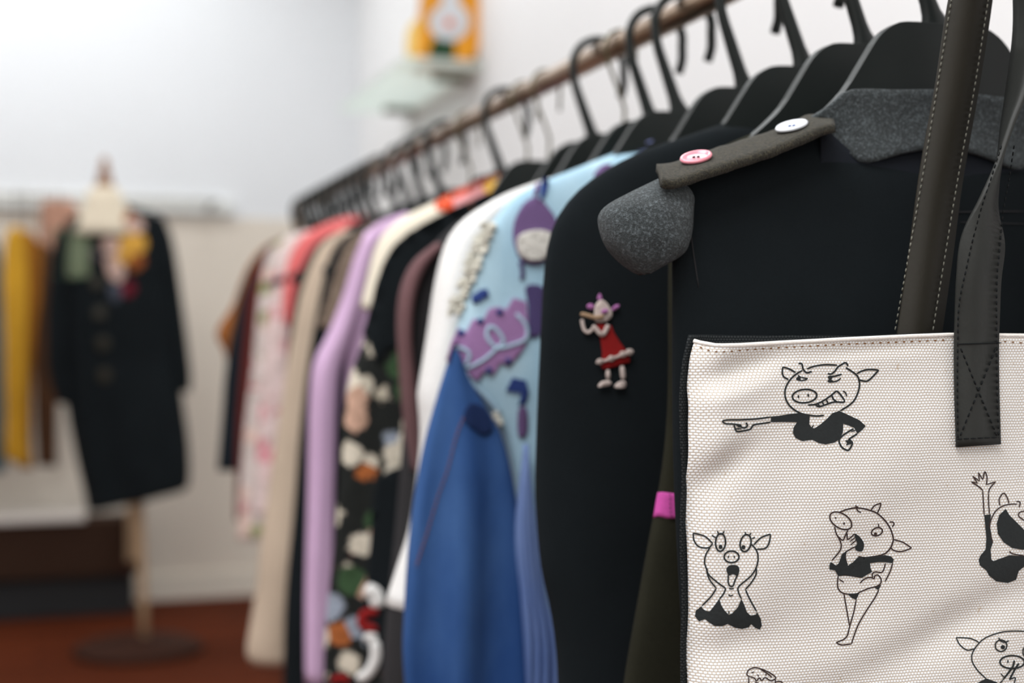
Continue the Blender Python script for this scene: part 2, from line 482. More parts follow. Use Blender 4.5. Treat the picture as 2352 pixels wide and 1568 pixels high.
M['petal'] = fabric('pale_grey_petal', (206, 210, 214), .05, .85, 300, .2)
M['orange'] = fabric('orange_felt', (222, 130, 100), .08, .85, 300, .2)
M['dkgreen'] = fabric('dark_green_felt', (36, 66, 42), .1, .85, 300, .2)
M['sidegrey'] = fabric('grey_edge_shade', (120, 116, 104), .1, .85, 300, .2)  # shadow tone for the yellow piece's right edge

def wallmat(name, col):
    m = NT(name); v = m.coords(); f = m.noise(v, 1.5, 3); c = srgb(*col)
    m.l(m.ramp(f, [(.3, tuple(x * .97 for x in c[:3]) + (1,)), (.7, c)]), m.p.inputs['Base Color'])
    m.set(Roughness=.9, Specular_IOR_Level=.2); m.bump(m.noise(v, 120, 3), .05, .002); return m.m
M['wall'] = wallmat('white_plaster', (238, 238, 238))
M['wall2'] = wallmat('cool_white_plaster', (228, 231, 234))
M['ceil'] = wallmat('ceiling_paint', (240, 240, 238))
def woodfloor():
    m = NT('red_brown_floorboards'); v = m.coords((1, 1, 1))
    br = m.n('ShaderNodeTexBrick'); br.inputs['Scale'].default_value = 1.0; br.inputs['Brick Width'].default_value = 1.4
    br.inputs['Row Height'].default_value = .11; br.inputs['Mortar Size'].default_value = .002
    br.inputs['Color1'].default_value = srgb(98, 46, 25); br.inputs['Color2'].default_value = srgb(76, 34, 19)
    br.inputs['Mortar'].default_value = srgb(40, 22, 16); m.l(v, br.inputs['Vector'])
    g = m.noise(m.coords((2, 30, 1)), 3, 4)
    c = m.mix(1.0, br.outputs['Color'], m.ramp(g, [(.3, (.7, .7, .7, 1)), (.7, (1.1, 1.1, 1.1, 1))]), 'MULTIPLY')
    m.l(c, m.p.inputs['Base Color']); m.set(Roughness=.75, Specular_IOR_Level=.04); return m.m
M['floor'] = woodfloor()
def glassmat():
    m = NT('frosted_green_glass'); v = m.coords(); f = m.noise(v, 8, 2)
    m.l(m.ramp(f, [(.3, srgb(228, 236, 231)), (.7, srgb(234, 242, 238))]), m.p.inputs['Base Color'])
    m.set(Roughness=.3, Transmission_Weight=.6, IOR=1.3)
    tr = m.n('ShaderNodeBsdfTranslucent'); tr.inputs[0].default_value = srgb(236, 242, 238); mx = m.n('ShaderNodeMixShader'); mx.inputs[0].default_value = .6
    out = next(n for n in m.t.nodes if n.type == 'OUTPUT_MATERIAL')
    m.l(m.p.outputs[0], mx.inputs[1]); m.l(tr.outputs[0], mx.inputs[2]); m.l(mx.outputs[0], out.inputs[0]); return m.m
M['glass'] = glassmat()

# ------------------------------------------------------------------ the room
XR_WALL = 1.30
Y_BACK = 5.95
X_LEFT, Y_FRONT, ZC = -3.4, -2.3, 3.0
def struct(name, o):
    o['kind'] = 'structure'; return o
struct('f', box('floor', ((X_LEFT + XR_WALL) / 2, (Y_BACK + Y_FRONT) / 2, -.05), (XR_WALL - X_LEFT + .4, Y_BACK - Y_FRONT + .4, .1), M['floor']))
struct('c', box('ceiling', ((X_LEFT + XR_WALL) / 2, (Y_BACK + Y_FRONT) / 2, ZC + .05), (XR_WALL - X_LEFT + .4, Y_BACK - Y_FRONT + .4, .1), M['ceil']))
struct('w', box('wall_back', ((X_LEFT + XR_WALL) / 2, Y_BACK + .06, ZC / 2), (XR_WALL - X_LEFT + .4, .12, ZC), M['wall2']))
struct('w', box('wall_right', (XR_WALL + .06, (Y_BACK + Y_FRONT) / 2, ZC / 2), (.12, Y_BACK - Y_FRONT, ZC), M['wall']))
struct('w', box('wall_left', (X_LEFT - .06, (Y_BACK + Y_FRONT) / 2, ZC / 2), (.12, Y_BACK - Y_FRONT, ZC), M['wall']))
struct('w', box('baseboard_back', ((X_LEFT + XR_WALL) / 2, Y_BACK - .012, .05), (XR_WALL - X_LEFT, .024, .10), wallmat('cream_skirting', (226, 219, 206))))
M['warmtint'] = wallmat('warm_cream_tint', (226, 217, 204))
struct('t', box('wall_tint_sheet', ((X_LEFT + XR_WALL) / 2, Y_BACK - .005, .83), (XR_WALL - X_LEFT, .010, 1.46), M['warmtint']))  # added sheet; its cream puts the lower wall's warmer, dimmer light into colour
# shopfront behind the camera: piers, sill and lintel round one large window
fw = bpy.data.objects.new('wall_front', boxm((-1.05, Y_FRONT - .06, .25), (4.7, .12, .5))); COL.objects.link(fw); fw.data.materials.append(M['wall']); struct('w', fw)
for nm, c, s in (('lintel', (-1.05, Y_FRONT - .06, 2.8), (4.7, .12, .4)), ('pier', (-3.15, Y_FRONT - .06, 1.55), (.5, .12, 2.1)), ('pier', (1.05, Y_FRONT - .06, 1.55), (.5, .12, 2.1))):
    box(nm, c, s, M['wall'], fw)

# ------------------------------------------------------------------ clothes rail
XR = 0.552                      # rail axis in X
ZR = CAMH + 0.300               # hangers hang from here
ZRAIL = CAMH + 0.296            # rail axis height
RR = 0.012                      # rail radius
Y0, Y1 = 0.22, 3.17
rack = empty('clothes_rack', (XR, (Y0 + Y1) / 2, 0))
tag(rack, 'long steel clothes rack whose bar carries the row of black hangers', 'clothes rack')
def tube(a, b, r, n=16):
    d = Vector(b) - Vector(a); bi = Vector((0, 0, 1)) if abs(d.normalized().z) < .9 else Vector((0, 1, 0))
    return sweep([Vector(a).lerp(Vector(b), i / 4) for i in range(5)], 2 * r, 2 * r, bi, n)
link('rail', tube((XR, Y0, ZRAIL), (XR, Y1, ZRAIL), RR), M['rail'], rack)
for y in (Y0 + .01, Y1 - .01):
    link('upright', tube((XR, y, .03), (XR, y, ZRAIL), .011), M['rail'], rack)
    link('foot', tube((XR - .22, y, .015), (XR + .22, y, .015), .014), M['rail'], rack)
link('bottom_bar', tube((XR, Y0, .12), (XR, Y1, .12), .009), M['rail'], rack)

# ------------------------------------------------------------------ hangers
def hanger_meshes():
    half = [(0.0, -.094), (.028, -.0945), (.039, -.098), (.049, -.106), (.060, -.122), (.073, -.141), (.089, -.156), (.103, -.166), (.119, -.174), (.134, -.182), (.143, -.188)]
    low = [(.145, -.193), (.142, -.198), (.13, -.199), (.11, -.197), (.08, -.194), (.05, -.192), (0, -.190)]
    half = [tuple(v) for v in catmull([(x, z) for x, z in half], 3)]
    neck = [(.0, -.094)]
    right = half[1:] + low
    left = [(-x, z) for x, z in reversed(right[:-1])]
    body = extrude_poly([(0.0, -.094)] + right + left, -.0045, .0045)
    c = (0.0, -.0155); r = .0280
    path = [(.024, -.046), (.0275, -.034)]
    for k in range(0, 13):
        a = math.radians(-10 + 190 * k / 12 + 0); path.append((c[0] + r * math.cos(a), c[1] + r * math.sin(a)))
    path += [(-.0260, -.034), (-.0180, -.057), (-.0095, -.080), (-.003, -.098), (.0, -.108)]
    P = catmull(path, 3)
    n = len(P); ws = []
    for i, p in enumerate(P):
        w = .0086
        if p.x < .006 and p.y < -.03: w += (-.03 - p.y) * .07
        if p.y < -.080 and p.x < .01: w += (-.080 - p.y) ** 2 * 40
        ws.append(w)
    hook = sweep([(p.x, 0, p.y) for p in P], ws, .0085, Vector((0, 1, 0)), 10)
    wp = [(.016, -.036), (.0165, -.02)] + [(.0 + .0165 * math.cos(math.radians(a)), -.0065 + .0165 * math.sin(math.radians(a))) for a in range(0, 181, 15)] + [(-.014, -.022), (.002, -.062), (.004, -.075), (.002, -.104)]
    wire = sweep([(p.x, 0, p.y) for p in catmull(wp, 3)], .0036, .0036, Vector((0, 1, 0)), 8)
    return body, hook, wire
HB, HK, HW = hanger_meshes()
for m_ in (HB, HK, HW):
    for p in m_.polygons: p.use_smooth = False
def hanger(Y, label, wire=False, yaw=0.0, ribs=False):
    h = empty('clothes_hanger', (XR + (.006 if Y < .8 else 0), Y, ZR), yaw)
    tag(h, label, 'hanger', 'hangers on the clothes rail')
    b = link('shoulder_bar', HB, None, h, local=True, smooth=False)
    if not HB.materials: HB.materials.append(M['plastic'])
    m = b.modifiers.new('edge', 'BEVEL'); m.width = .0016; m.segments = 2; m.limit_method = 'ANGLE'
    k = link('hook', HW if wire else HK, None, h, local=True)
    if wire and not HW.materials: HW.materials.append(M['wire'])
    if not wire and not HK.materials: HK.materials.append(M['plastic'])
    if wire: k['label'] = 'thin metal hook'
    return h
HANG = [  # Y, label, wire hook, yaw
 (.790, 'black plastic hanger nearest the camera holding the grey wool jacket', False, 0),
 (.862, 'black plastic hanger second nearest, holding the dark olive garment', False, 2),
 (.945, 'black plastic hanger holding the black coat with the embroidered figure', False, -2),
 (1.040, 'black plastic hanger with the plain black top just behind the embroidered coat', False, 3),
 (1.165, 'black plastic hanger holding the patched denim jacket', False, 0),
 (1.225, 'black plastic hanger holding the white shirt behind the denim jacket', False, 3),
 (1.310, 'hanger with thin metal hook between the white shirt and the mauve edged coat', True, 2),
 (1.369, 'black plastic hanger holding the mauve edged charcoal coat', False, -2),
 (1.529, 'thin hooked hanger holding the black dress with floral skirt', True, 0),
 (1.605, 'black hanger holding the cream shirt with orange print', True, 3),
 (1.675, 'black plastic hanger holding the dark olive top behind the cream shirt', False, 0),
 (1.840, 'thin hooked hanger holding the lilac shirt', True, 0),
 (1.950, 'hanger holding the taupe tweed top', False, 0),
 (2.050, 'hanger holding the long black dress beside the beige coat', False, 3),
 (2.210, 'hanger holding the long beige coat', False, 0),
 (2.350, 'hanger holding the black top behind the beige coat', False, 0),
 (2.480, 'hanger holding the coral pink blouse', False, 0),
 (2.610, 'hanger holding the pale floral shirt', False, 2),
 (2.740, 'hanger holding the second pale shirt behind the floral one', False, 0),
 (2.860, 'hanger holding the maroon dress', False, -2),
 (2.970, 'hanger holding the navy dress near the rail end', False, 0),
 (2.130, 'bare black hanger between the long black dress and the beige coat', False, 4),
 (2.415, 'bare black hanger just in front of the coral pink blouse', False, -3),
 (2.545, 'bare black hanger between the coral blouse and the pale floral shirt', False, 3),
 (2.675, 'bare black hanger between the two pale shirts', False, -2),
 (2.800, 'bare black hanger between the pale shirt and the maroon dress', False, 2),
 (2.915, 'bare black hanger between the maroon dress and the navy dress', False, 0),
 (3.070, 'hanger at the far end of the rail holding the rust brown top', False, 0),
]
for Y, lab, wr, yw in HANG: hanger(Y, lab, wr, R(yw))

# ------------------------------------------------------------------ garments
def xz(pts, Y): return [Vector((p.x, p.z)) for p in (atY(a, b, Y) for a, b in pts)]
def mirror(P): return [Vector((2 * XR - p.x, p.y)) for p in P]
def loft(L, Rt, Y, t, nv=44, nu=56, p=2.6, fold=0.006, k=7, seed=0, dip=0.0, dipw=.09, lin=False, twist=0.0):
    """L, Rt: (X, Z) outlines from top to hem; t: half depth along the outline (list or number)"""
    A = resample(L, nv, not lin); B = resample(Rt, nv, not lin)
    T = t if isinstance(t, (list, tuple)) else [t, t]
    V = []; Fc = []
    for i in range(nv):
        v = i / (nv - 1); a, b = A[i], B[i]
        s = v * (len(T) - 1); j = min(int(s), len(T) - 2); tt = T[j] + (T[j + 1] - T[j]) * (s - j)
        cx = (a.x + b.x) / 2; w = (b.x - a.x) / 2
        amp = fold * min(1, v * 1.3) ** 1.2
        for u in range(nu):
            th = 2 * math.pi * u / nu; c, sn = math.cos(th), math.sin(th)
            x = cx + w * math.copysign(abs(c) ** (2 / p), c)
            y = tt * math.copysign(abs(sn) ** (2 / p), sn)
            q = (x - a.x) / max(1e-6, (b.x - a.x)); z = a.y + (b.y - a.y) * q
            nz = noise.noise(Vector((x * 9 + seed * 3.1, math.copysign(1, sn) * 2, z * 3.5)))
            y += amp * (math.sin(k * (q * 3.0 + .25 * v) + seed * 1.7 + (2 if sn > 0 else 0)) * .6 + nz * 1.1) * min(1, abs(sn) * 1.6)
            x += amp * .5 * noise.noise(Vector((seed, th, z * 5)))
            if dip and sn < 0:
                z -= dip * max(0, 1 - abs(x - cx) / dipw) * math.exp(-v / .10)
            V.append((x, Y + y, z))
    for i in range(nv - 1):
        for u in range(nu):
            a = i * nu + u; b = i * nu + (u + 1) % nu
            Fc.append((a, a + nu, b + nu, b))
    return mesh(V, Fc)
def garment(name, label, cat, Y, outline, mat, t=(.016, .022, .028, .032), sleeve=None, smat=None, fold=.007, k=7, seed=0, dip=.02, dipw=.09, group='garments on the clothes rail', base_z=None):
    """outline: photograph pixels of the left edge, neck to hem, read at the depth of this garment"""
    L = xz(outline, Y); root = empty(name, (XR, Y, L[-1].y))
    tag(root, label, cat, group)
    o = link('body', loft(L, mirror(L), Y, list(t), fold=fold, k=k, seed=seed, dip=dip, dipw=dipw), mat, root, solid=.0018, recalc=True)
    if sleeve:
        Ls = xz(sleeve[0], Y - sleeve[2] if len(sleeve) > 2 else Y); Rs = xz(sleeve[1], Y - sleeve[2] if len(sleeve) > 2 else Y)
        yy = Y - (sleeve[2] if len(sleeve) > 2 else 0)
        st = sleeve[3] if len(sleeve) > 3 else [.018, .026, .026, .024]
        link('sleeve', loft(Ls, Rs, yy, st, nv=36, nu=32, p=2.2, fold=fold * .6, k=3, seed=seed + 5), smat or mat, root, solid=.0018, recalc=True)
        link('sleeve', loft(mirror(Rs), mirror(Ls), yy, st, nv=36, nu=32, p=2.2, fold=fold * .6, k=3, seed=seed + 8), smat or mat, root, solid=.0018, recalc=True)
    return root, o

# far end to near end
garment('knit_top', 'rust brown top hanging last at the far end of the rail', 'top', 3.07,
        [(640, 548), (600, 572), (565, 620), (535, 700), (505, 745), (498, 775), (515, 810), (535, 900), (545, 1000)], M['rust'], seed=1)
garment('dress', 'navy black short dress near the far end of the rail', 'dress', 2.97,
        [(650, 545), (612, 568), (575, 620), (545, 700), (520, 830), (508, 960), (500, 1080)], M['navy'], seed=2)
garment('dress', 'maroon dress between the navy dress and the pale floral shirt', 'dress', 2.86,
        [(660, 540), (625, 562), (592, 610), (568, 690), (554, 850), (545, 1000), (538, 1195)], M['maroon'], seed=3)
garment('shirt', 'pale white shirt with greenish print beside the maroon dress', 'shirt', 2.74,
        [(672, 535), (640, 555), (612, 590), (594, 680), (578, 850), (562, 1000), (548, 1160), (545, 1240)], M['palefloral'], seed=4)
garment('shirt', 'white and pink floral shirt with rosy shoulder', 'shirt', 2.61,
        [(700, 528), (665, 548), (638, 590), (622, 680), (605, 820), (592, 1000), (580, 1180)], M['rosefloral'], seed=5)
garment('blouse', 'coral pink blouse with wide collar high on the rail', 'blouse', 2.48,
        [(840, 492), (790, 500), (735, 520), (690, 548), (662, 600), (650, 670), (650, 720), (655, 745)], M['pink'], seed=6, fold=.004)
garment('top', 'thin black top half hidden beneath the coral blouse', 'top', 2.35,
        [(780, 530), (735, 552), (705, 590), (682, 650), (662, 760), (655, 900), (640, 1200)], M['black2'], seed=7)
g_beige, b_beige = garment('coat', 'long beige linen coat hanging almost to the floor', 'coat', 2.21,
        [(790, 528), (745, 556), (718, 600), (690, 680), (665, 800), (640, 960), (612, 1150), (592, 1330), (572, 1450), (566, 1500), (580, 1525)], M['beige'], seed=8, fold=.010, k=9)
garment('dress', 'long black dress between the beige coat and the lilac shirt', 'dress', 2.05,
        [(830, 520), (785, 545), (757, 590), (738, 660), (712, 800), (690, 980), (672, 1200), (655, 1420), (648, 1640)], M['black'], seed=9)
garment('top', 'taupe tweed short sleeved top beside the lilac shirt', 'top', 1.95,
        [(880, 505), (830, 528), (796, 560), (775, 610), (752, 680), (728, 745), (735, 752), (760, 760)], M['tweed'], seed=10, fold=.003)
g_lil, b_lil = garment('shirt', 'lilac cotton shirt with long hanging sleeve', 'shirt', 1.84,
        [(930, 488), (880, 506), (846, 530), (828, 575), (812, 640), (800, 760), (792, 900), (785, 1640)], M['lilac'],
        sleeve=([(842, 530), (815, 590), (788, 680), (752, 770), (722, 830), (712, 920), (708, 1100), (704, 1300), (702, 1568)],
                [(868, 540), (850, 610), (828, 700), (800, 790), (778, 850), (770, 930), (766, 1100), (760, 1300), (752, 1568)], .004), seed=11)
garment('top', 'dark olive black top hanging between lilac shirt and cream shirt', 'top', 1.675,
        [(985, 480), (930, 500), (895, 530), (868, 600), (845, 720), (825, 880), (805, 1100), (790, 1400), (780, 1700)], M['oliveblk'], seed=12)
g_cream, b_cream = garment('shirt', 'cream short sleeved shirt with orange and pink print near the collar', 'shirt', 1.605,
        [(1225, 388), (1150, 402), (1060, 436), (985, 470), (925, 500), (882, 535), (858, 580), (842, 645), (829, 705), (845, 712), (870, 716)], M['cream'], seed=13, fold=.003)
T_cream = Target(b_cream)
d = Decal(T_cream)
d.fill([(1235, 383), (1170, 393), (1100, 416), (1040, 440), (1000, 466), (1012, 484), (1060, 478), (1110, 456), (1180, 430), (1240, 412)], off=.001)
d.build('printed_yoke', M['colourprint'], g_cream, .001, 'orange, yellow and pink print')

g_fl, b_fl = garment('dress', 'black dress with white flower print on its long skirt', 'dress', 1.529,
        [(1150, 442), (1060, 472), (985, 510), (928, 545), (893, 585), (868, 645), (850, 715), (832, 790), (800, 880), (780, 1050), (765, 1250), (752, 1450), (748, 1700)],
        M['floral'], seed=14, fold=.010, k=9)
T_fl = Target(b_fl)
d = Decal(T_fl)
d.fill([(1145, 441), (1060, 470), (985, 508), (927, 543), (891, 585), (866, 645), (848, 715), (834, 765), (846, 776), (858, 815), (872, 838), (885, 812), (905, 800), (960, 800), (1100, 800), (1180, 700), (1200, 500)], off=.0012, step=18)
d.build('black_bodice', M['black'], g_fl, .0016, 'plain black bodice ending in a point')
d = Decal(T_fl)
d.fill([(868, 1100), (850, 1240), (838, 1360), (826, 1420), (850, 1500), (905, 1560), (960, 1400), (960, 1100)], off=.0016, step=18)
d.build('black_panel', M['black'], g_fl, .0012)
d = Decal(T_fl)
d.stroke([(838, 1352), (862, 1365), (868, 1395)], 34, off=.003); d.stroke([(860, 1470), (862, 1510), (845, 1545), (820, 1560)], 24, off=.003); d.stroke([(835, 1465), (866, 1462)], 22, off=.003)
d.build('white_print', M['white'], g_fl, .0008, split=True)
d = Decal(T_fl)
d.stroke([(868, 1404), (836, 1410), (832, 1435), (866, 1446)], 20, off=.0034); d.stroke([(800, 1568), (785, 1555), (760, 1565)], 16, off=.003)
d.build('red_print', M['red'], g_fl, .0008, split=True)

garment('coat', 'charcoal wool coat with a soft mauve edge behind the white shirt', 'coat', 1.369,
        [(1200, 440), (1120, 470), (1050, 510), (1000, 556), (968, 610), (948, 700), (938, 820), (925, 1000), (905, 1250), (880, 1500), (872, 1700)], M['charcoal'],
        sleeve=([(1002, 556), (950, 600), (922, 660), (914, 740), (920, 850), (930, 960), (945, 1080)], [(1012, 570), (972, 625), (950, 690), (942, 770), (948, 860), (958, 970), (965, 1090)], .012, [.012, .02, .02, .02]),
        smat=M['mauve'], seed=15, fold=.006)
garment('top', 'plain dark charcoal top hanging in front of the mauve edged coat', 'top', 1.30,
        [(1240, 425), (1170, 455), (1100, 500), (1045, 560), (1012, 650), (995, 800), (980, 1000), (960, 1250), (940, 1568), (935, 1700)], M['charcoal'], seed=16, t=(.012, .016, .018, .02))
g_wh, b_wh = garment('shirt', 'white cotton shirt just behind the patched denim jacket', 'shirt', 1.232,
        [(1300, 400), (1235, 417), (1150, 450), (1090, 490), (1052, 540), (1035, 640), (1022, 800), (1010, 1000), (1000, 1300), (995, 1380)], M['white'],
        sleeve=([(1140, 455), (1070, 500), (1028, 552), (1003, 640), (985, 760), (968, 868), (962, 900), (968, 1020), (945, 1200), (915, 1300), (886, 1388)],
                [(1180, 470), (1130, 540), (1098, 610), (1078, 700), (1060, 800), (1050, 880), (1045, 1000), (1030, 1100), (1020, 1220), (1010, 1310), (1000, 1402)], .006, [.014, .022, .024, .022, .026]),
        seed=17, fold=.004, t=(.014, .018, .02, .022))

# ---- patched denim jacket
YD = 1.165
g_dn, b_dn = garment('denim_jacket', 'pale denim jacket with purple appliqué patches and dark blue sleeve', 'jacket', YD,
        [(1510, 322), (1470, 332), (1400, 356), (1320, 388), (1240, 420), (1170, 462), (1120, 530), (1088, 620), (1058, 720), (1040, 800), (1046, 850), (1098, 915), (1150, 985), (1180, 1080), (1192, 1180), (1195, 1300), (1200, 1480)],
        M['paledenim'], seed=18, fold=.005, t=(.014, .022, .026, .028, .028))
Ls = xz([(1040, 800), (1026, 835), (1000, 920), (975, 1020), (955, 1150), (940, 1300), (930, 1420), (926, 1500), (930, 1640)], YD - .012)
Rs = xz([(1056, 820), (1075, 870), (1110, 930), (1148, 1000), (1172, 1100), (1190, 1230), (1198, 1360), (1202, 1480), (1208, 1640)], YD - .012)
o_sl = link('sleeve', loft(Ls, Rs, YD - .014, [.006, .020, .026, .028], nv=40, nu=40, p=2.2, fold=.014, k=4, seed=3), M['denim'], g_dn, solid=.0018, recalc=True)
o_sl['label'] = 'dark blue denim sleeve'
link('sleeve', loft(mirror(Rs), mirror(Ls), YD - .014, [.006, .020, .026, .028], nv=40, nu=40, p=2.2, fold=.008, k=4, seed=9), M['denim'], g_dn, solid=.0018, recalc=True)
Lr = xz([(1206, 1020), (1194, 1110), (1186, 1230), (1194, 1360), (1200, 1460), (1204, 1560), (1206, 1640)], YD - .03)
Rr_ = xz([(1210, 1020), (1218, 1110), (1230, 1230), (1244, 1350), (1268, 1440), (1276, 1500), (1280, 1640)], YD - .03)
o_rf = link('ruffle', loft(Lr, Rr_, YD - .03, [.006, .010, .014, .016], nv=36, nu=40, p=2, fold=.012, k=9, seed=4), M['ruffle'], g_dn, solid=.0015, recalc=True)
o_rf['label'] = 'lighter blue ruffled front edge'
T_dn = Target(b_dn); T_sl = Target(o_sl)
Z4 = zoomxf(900, 300, 2.24)
def patch(fn, name, mat, solid=.0016, tgt=T_dn, xf=Z4, label=None):
    d = Decal(tgt, xf, 1 / 2.24); fn(d); return d.build(name, mat, g_dn, solid, label, split=name not in ('frayed_edge', 'cord_swirl'), kind='stuff' if name == 'frayed_edge' else None)
patch(lambda d: d.fill([(640, 440), (690, 365), (750, 345), (800, 390), (845, 460), (850, 560), (820, 640), (760, 690), (680, 680), (640, 620), (622, 530)], off=.0015), 'round_patch', M['purple'], label='purple rounded appliqué')
patch(lambda d: d.fill([(655, 540), (720, 515), (800, 520), (830, 560), (810, 640), (740, 668), (670, 650), (648, 600)], off=.005), 'fluffy_patch', M['fluff'], .006, label='white fluffy appliqué')
patch(lambda d: d.fill([(280, 1180), (310, 1090), (340, 1015), (385, 1035), (420, 965), (465, 985), (500, 915), (545, 905), (590, 920), (625, 860), (690, 880), (700, 1000), (690, 1100), (650, 1160), (600, 1215), (560, 1195), (520, 1260), (480, 1240), (440, 1290), (400, 1260), (370, 1290), (320, 1240)], off=.002, smooth=False), 'zigzag_patch', M['magenta'], label='orchid purple patch with zigzag border')
def swirl(d):
    d.stroke([(640, 940), (690, 1000), (690, 1070), (610, 1105), (540, 1115), (490, 1060), (500, 1010), (535, 1020), (575, 1080), (540, 1120), (470, 1180), (380, 1220), (400, 1150), (350, 1115), (300, 1140), (310, 1190), (370, 1225)], 17, off=.0036)
    d.stroke([(370, 1225), (400, 1290), (480, 1370), (560, 1460)], 26, off=.0030)
patch(swirl, 'cord_swirl', M['skyblue'], .0012, label='pale blue cord in loops')
def dots(d):
    for c in ((358, 1040), (455, 980), (555, 935), (600, 1185), (500, 1235)): d.ellipse(c, 17, 17, fill=True, off=.0036)
    d.fill([(410, 850), (440, 830), (450, 820), (490, 812), (502, 850), (470, 868), (440, 885), (415, 890)], off=.002, smooth=False)
    d.fill([(585, 1340), (620, 1270), (690, 1285), (705, 1345), (690, 1400), (650, 1420), (665, 1350)], off=.002, smooth=False)
    d.fill([(770, 265), (800, 245), (805, 285), (785, 345), (765, 340)], off=.0018)
patch(dots, 'indigo_shapes', M['indigo'], .001)
patch(lambda d: (d.fill([(1040, 225), (1080, 180), (1130, 175), (1110, 205), (1060, 240)], off=.0018), d.fill([(650, 1440), (690, 1425), (700, 1500), (690, 1568), (650, 1568)], off=.0018), d.fill([(1245, 95), (1310, 65), (1290, 95)], off=.0015), d.stroke([(755, 270), (735, 340)], 22, off=.0018)), 'small_purple_patch', M['purple'])
patch(lambda d: d.fill([(1255, 100), (1310, 60), (1360, 45), (1370, 75), (1300, 105)], off=.0025), 'collar_patch', fabric('periwinkle_cloth', (150, 160, 216), .05), .001)
def strap_(d):
    d.stroke([(660, 670), (672, 720), (668, 770)], 22, off=.002)
    d.fill([(690, 800), (780, 810), (775, 950), (770, 1040), (710, 1060), (700, 900)], off=.0015)
patch(strap_, 'dark_violet_patch', fabric('dark_violet_cloth', (72, 62, 104), .1), .001)
random.seed(3)
def fray(d):
    for i in range(120):
        t = i / 119; x = 515 - 190 * t + random.uniform(-34, 34); y = 470 + 470 * t
        a = random.uniform(-.4, .9); l = random.uniform(14, 36)
        d.stroke([(x, y), (x - l * .7 + random.uniform(-6, 6), y + l * .5), (x - l, y + l * a)], random.uniform(14, 26), off=random.uniform(.002, .007))
    for i in range(14):
        x = 560 + random.uniform(-30, 12); y = 1480 + random.uniform(-40, 40)
        d.stroke([(x, y), (x - 15, y + 18), (x - 34, y + random.uniform(10, 40))], 22, off=random.uniform(.003, .008))
patch(fray, 'frayed_edge', fabric('off_white_fringe', (222, 220, 208), .06, .95, 400, .6), .0012, label='off-white frayed trim')
d = Decal(T_sl, zoomxf(900, 900, 2.347), 1 / 2.347); d.dashes([(400, 110), (350, 230), (300, 420), (250, 560), (190, 760), (130, 940)], 22, 9, 12, off=.001); d.build('seam_stitching', M['rustthread'], g_dn, .0006, 'rust coloured seam stitches', kind='stuff')
d = Decal(T_sl, zoomxf(900, 900, 2.347), 1 / 2.347); d.fill([(390, 110), (430, 60), (500, 90), (545, 190), (500, 235), (440, 200), (395, 160)], off=.002); d.build('dark_patch', fabric('dark_denim_patch', (22, 42, 84), .15), g_dn, .001)

garment('top', 'plain black top hidden between the denim jacket and the embroidered coat', 'top', 1.04,
        [(1650, 292), (1590, 305), (1520, 332), (1450, 365), (1395, 410), (1370, 480), (1360, 600), (1350, 900), (1340, 1300), (1335, 1700)], M['black2'], seed=19, t=(.014, .018, .02, .022))

# ---- black coat with an embroidered figure
YC = .945
g_ct, b_ct = garment('coat', 'black coat with an embroidered figure in a red dress on its front', 'coat', YC,
        [(1690, 272), (1640, 290), (1560, 318), (1480, 345), (1400, 385), (1330, 435), (1285, 490), (1262, 545), (1250, 620), (1242, 760), (1232, 1000), (1230, 1150), (1242, 1300), (1264, 1400), (1280, 1520), (1286, 1700)], M['black'], seed=20, fold=.003, t=(.012, .018, .022, .024))
T_ct = Target(b_ct)
Z8 = zoomxf(1280, 640, 5.6)
def emb(fn, name, mat, solid=.0016, label=None):
    d = Decal(T_ct, Z8, 1 / 5.6); fn(d); return d.build(name, mat, g_ct, solid, label, split=name != 'body_embroidery')
emb(lambda d: (d.fill([(505, 590), (560, 585), (690, 600), (730, 700), (800, 810), (885, 930), (930, 1020), (925, 1075), (760, 1120), (600, 1165), (565, 1130), (580, 950), (560, 790), (545, 720)], off=.0022, smooth=False)), 'red_dress', M['red'], .0016, 'red embroidered dress')
def e_white(d):
    d.fill([(480, 380), (510, 310), (570, 270), (640, 320), (700, 420), (690, 500), (620, 550), (520, 560), (480, 520)], off=.003)
    d.stroke([(655, 590), (620, 670), (575, 720), (510, 660), (455, 600)], 55, off=.0042)
    d.stroke([(460, 640), (400, 690), (350, 660), (325, 580), (320, 520)], 42, off=.003)
    d.stroke([(500, 1080), (570, 1065), (690, 1030), (850, 975), (940, 935)], 34, off=.0042)
    for c, r_ in (((550, 1065), 42), ((695, 1025), 42), ((845, 970), 44), ((930, 942), 46)): d.ellipse(c, r_, r_ * .9, fill=True, off=.0052)
    d.stroke([(650, 1170), (655, 1300)], 58, smooth=False, off=.0025); d.stroke([(830, 1120), (850, 1300)], 60, smooth=False, off=.0025)
    d.fill([(525, 1390), (560, 1330), (640, 1305), (690, 1330), (680, 1365), (600, 1385)], off=.004); d.fill([(735, 1390), (770, 1340), (840, 1310), (878, 1340), (870, 1395), (790, 1408)], off=.004)
emb(e_white, 'body_embroidery', M['ecru'], .0016, 'cream stitched figure')
emb(lambda d: (d.stroke([(300, 450), (400, 475), (500, 500), (600, 480)], 52, off=.0054)), 'flute_embroidery', M['flute'], .0016)
emb(lambda d: (d.fill([(380, 350), (420, 318), (470, 345), (455, 395), (400, 385)], off=.003), d.fill([(700, 390), (740, 340), (795, 335), (770, 385), (715, 410)], off=.003), d.fill([(515, 260), (545, 190), (575, 250), (560, 275)], off=.003), d.ellipse((610, 418), 45, 30, -15, fill=True, off=.0046)), 'ear_embroidery', M['orchid'], .0014)

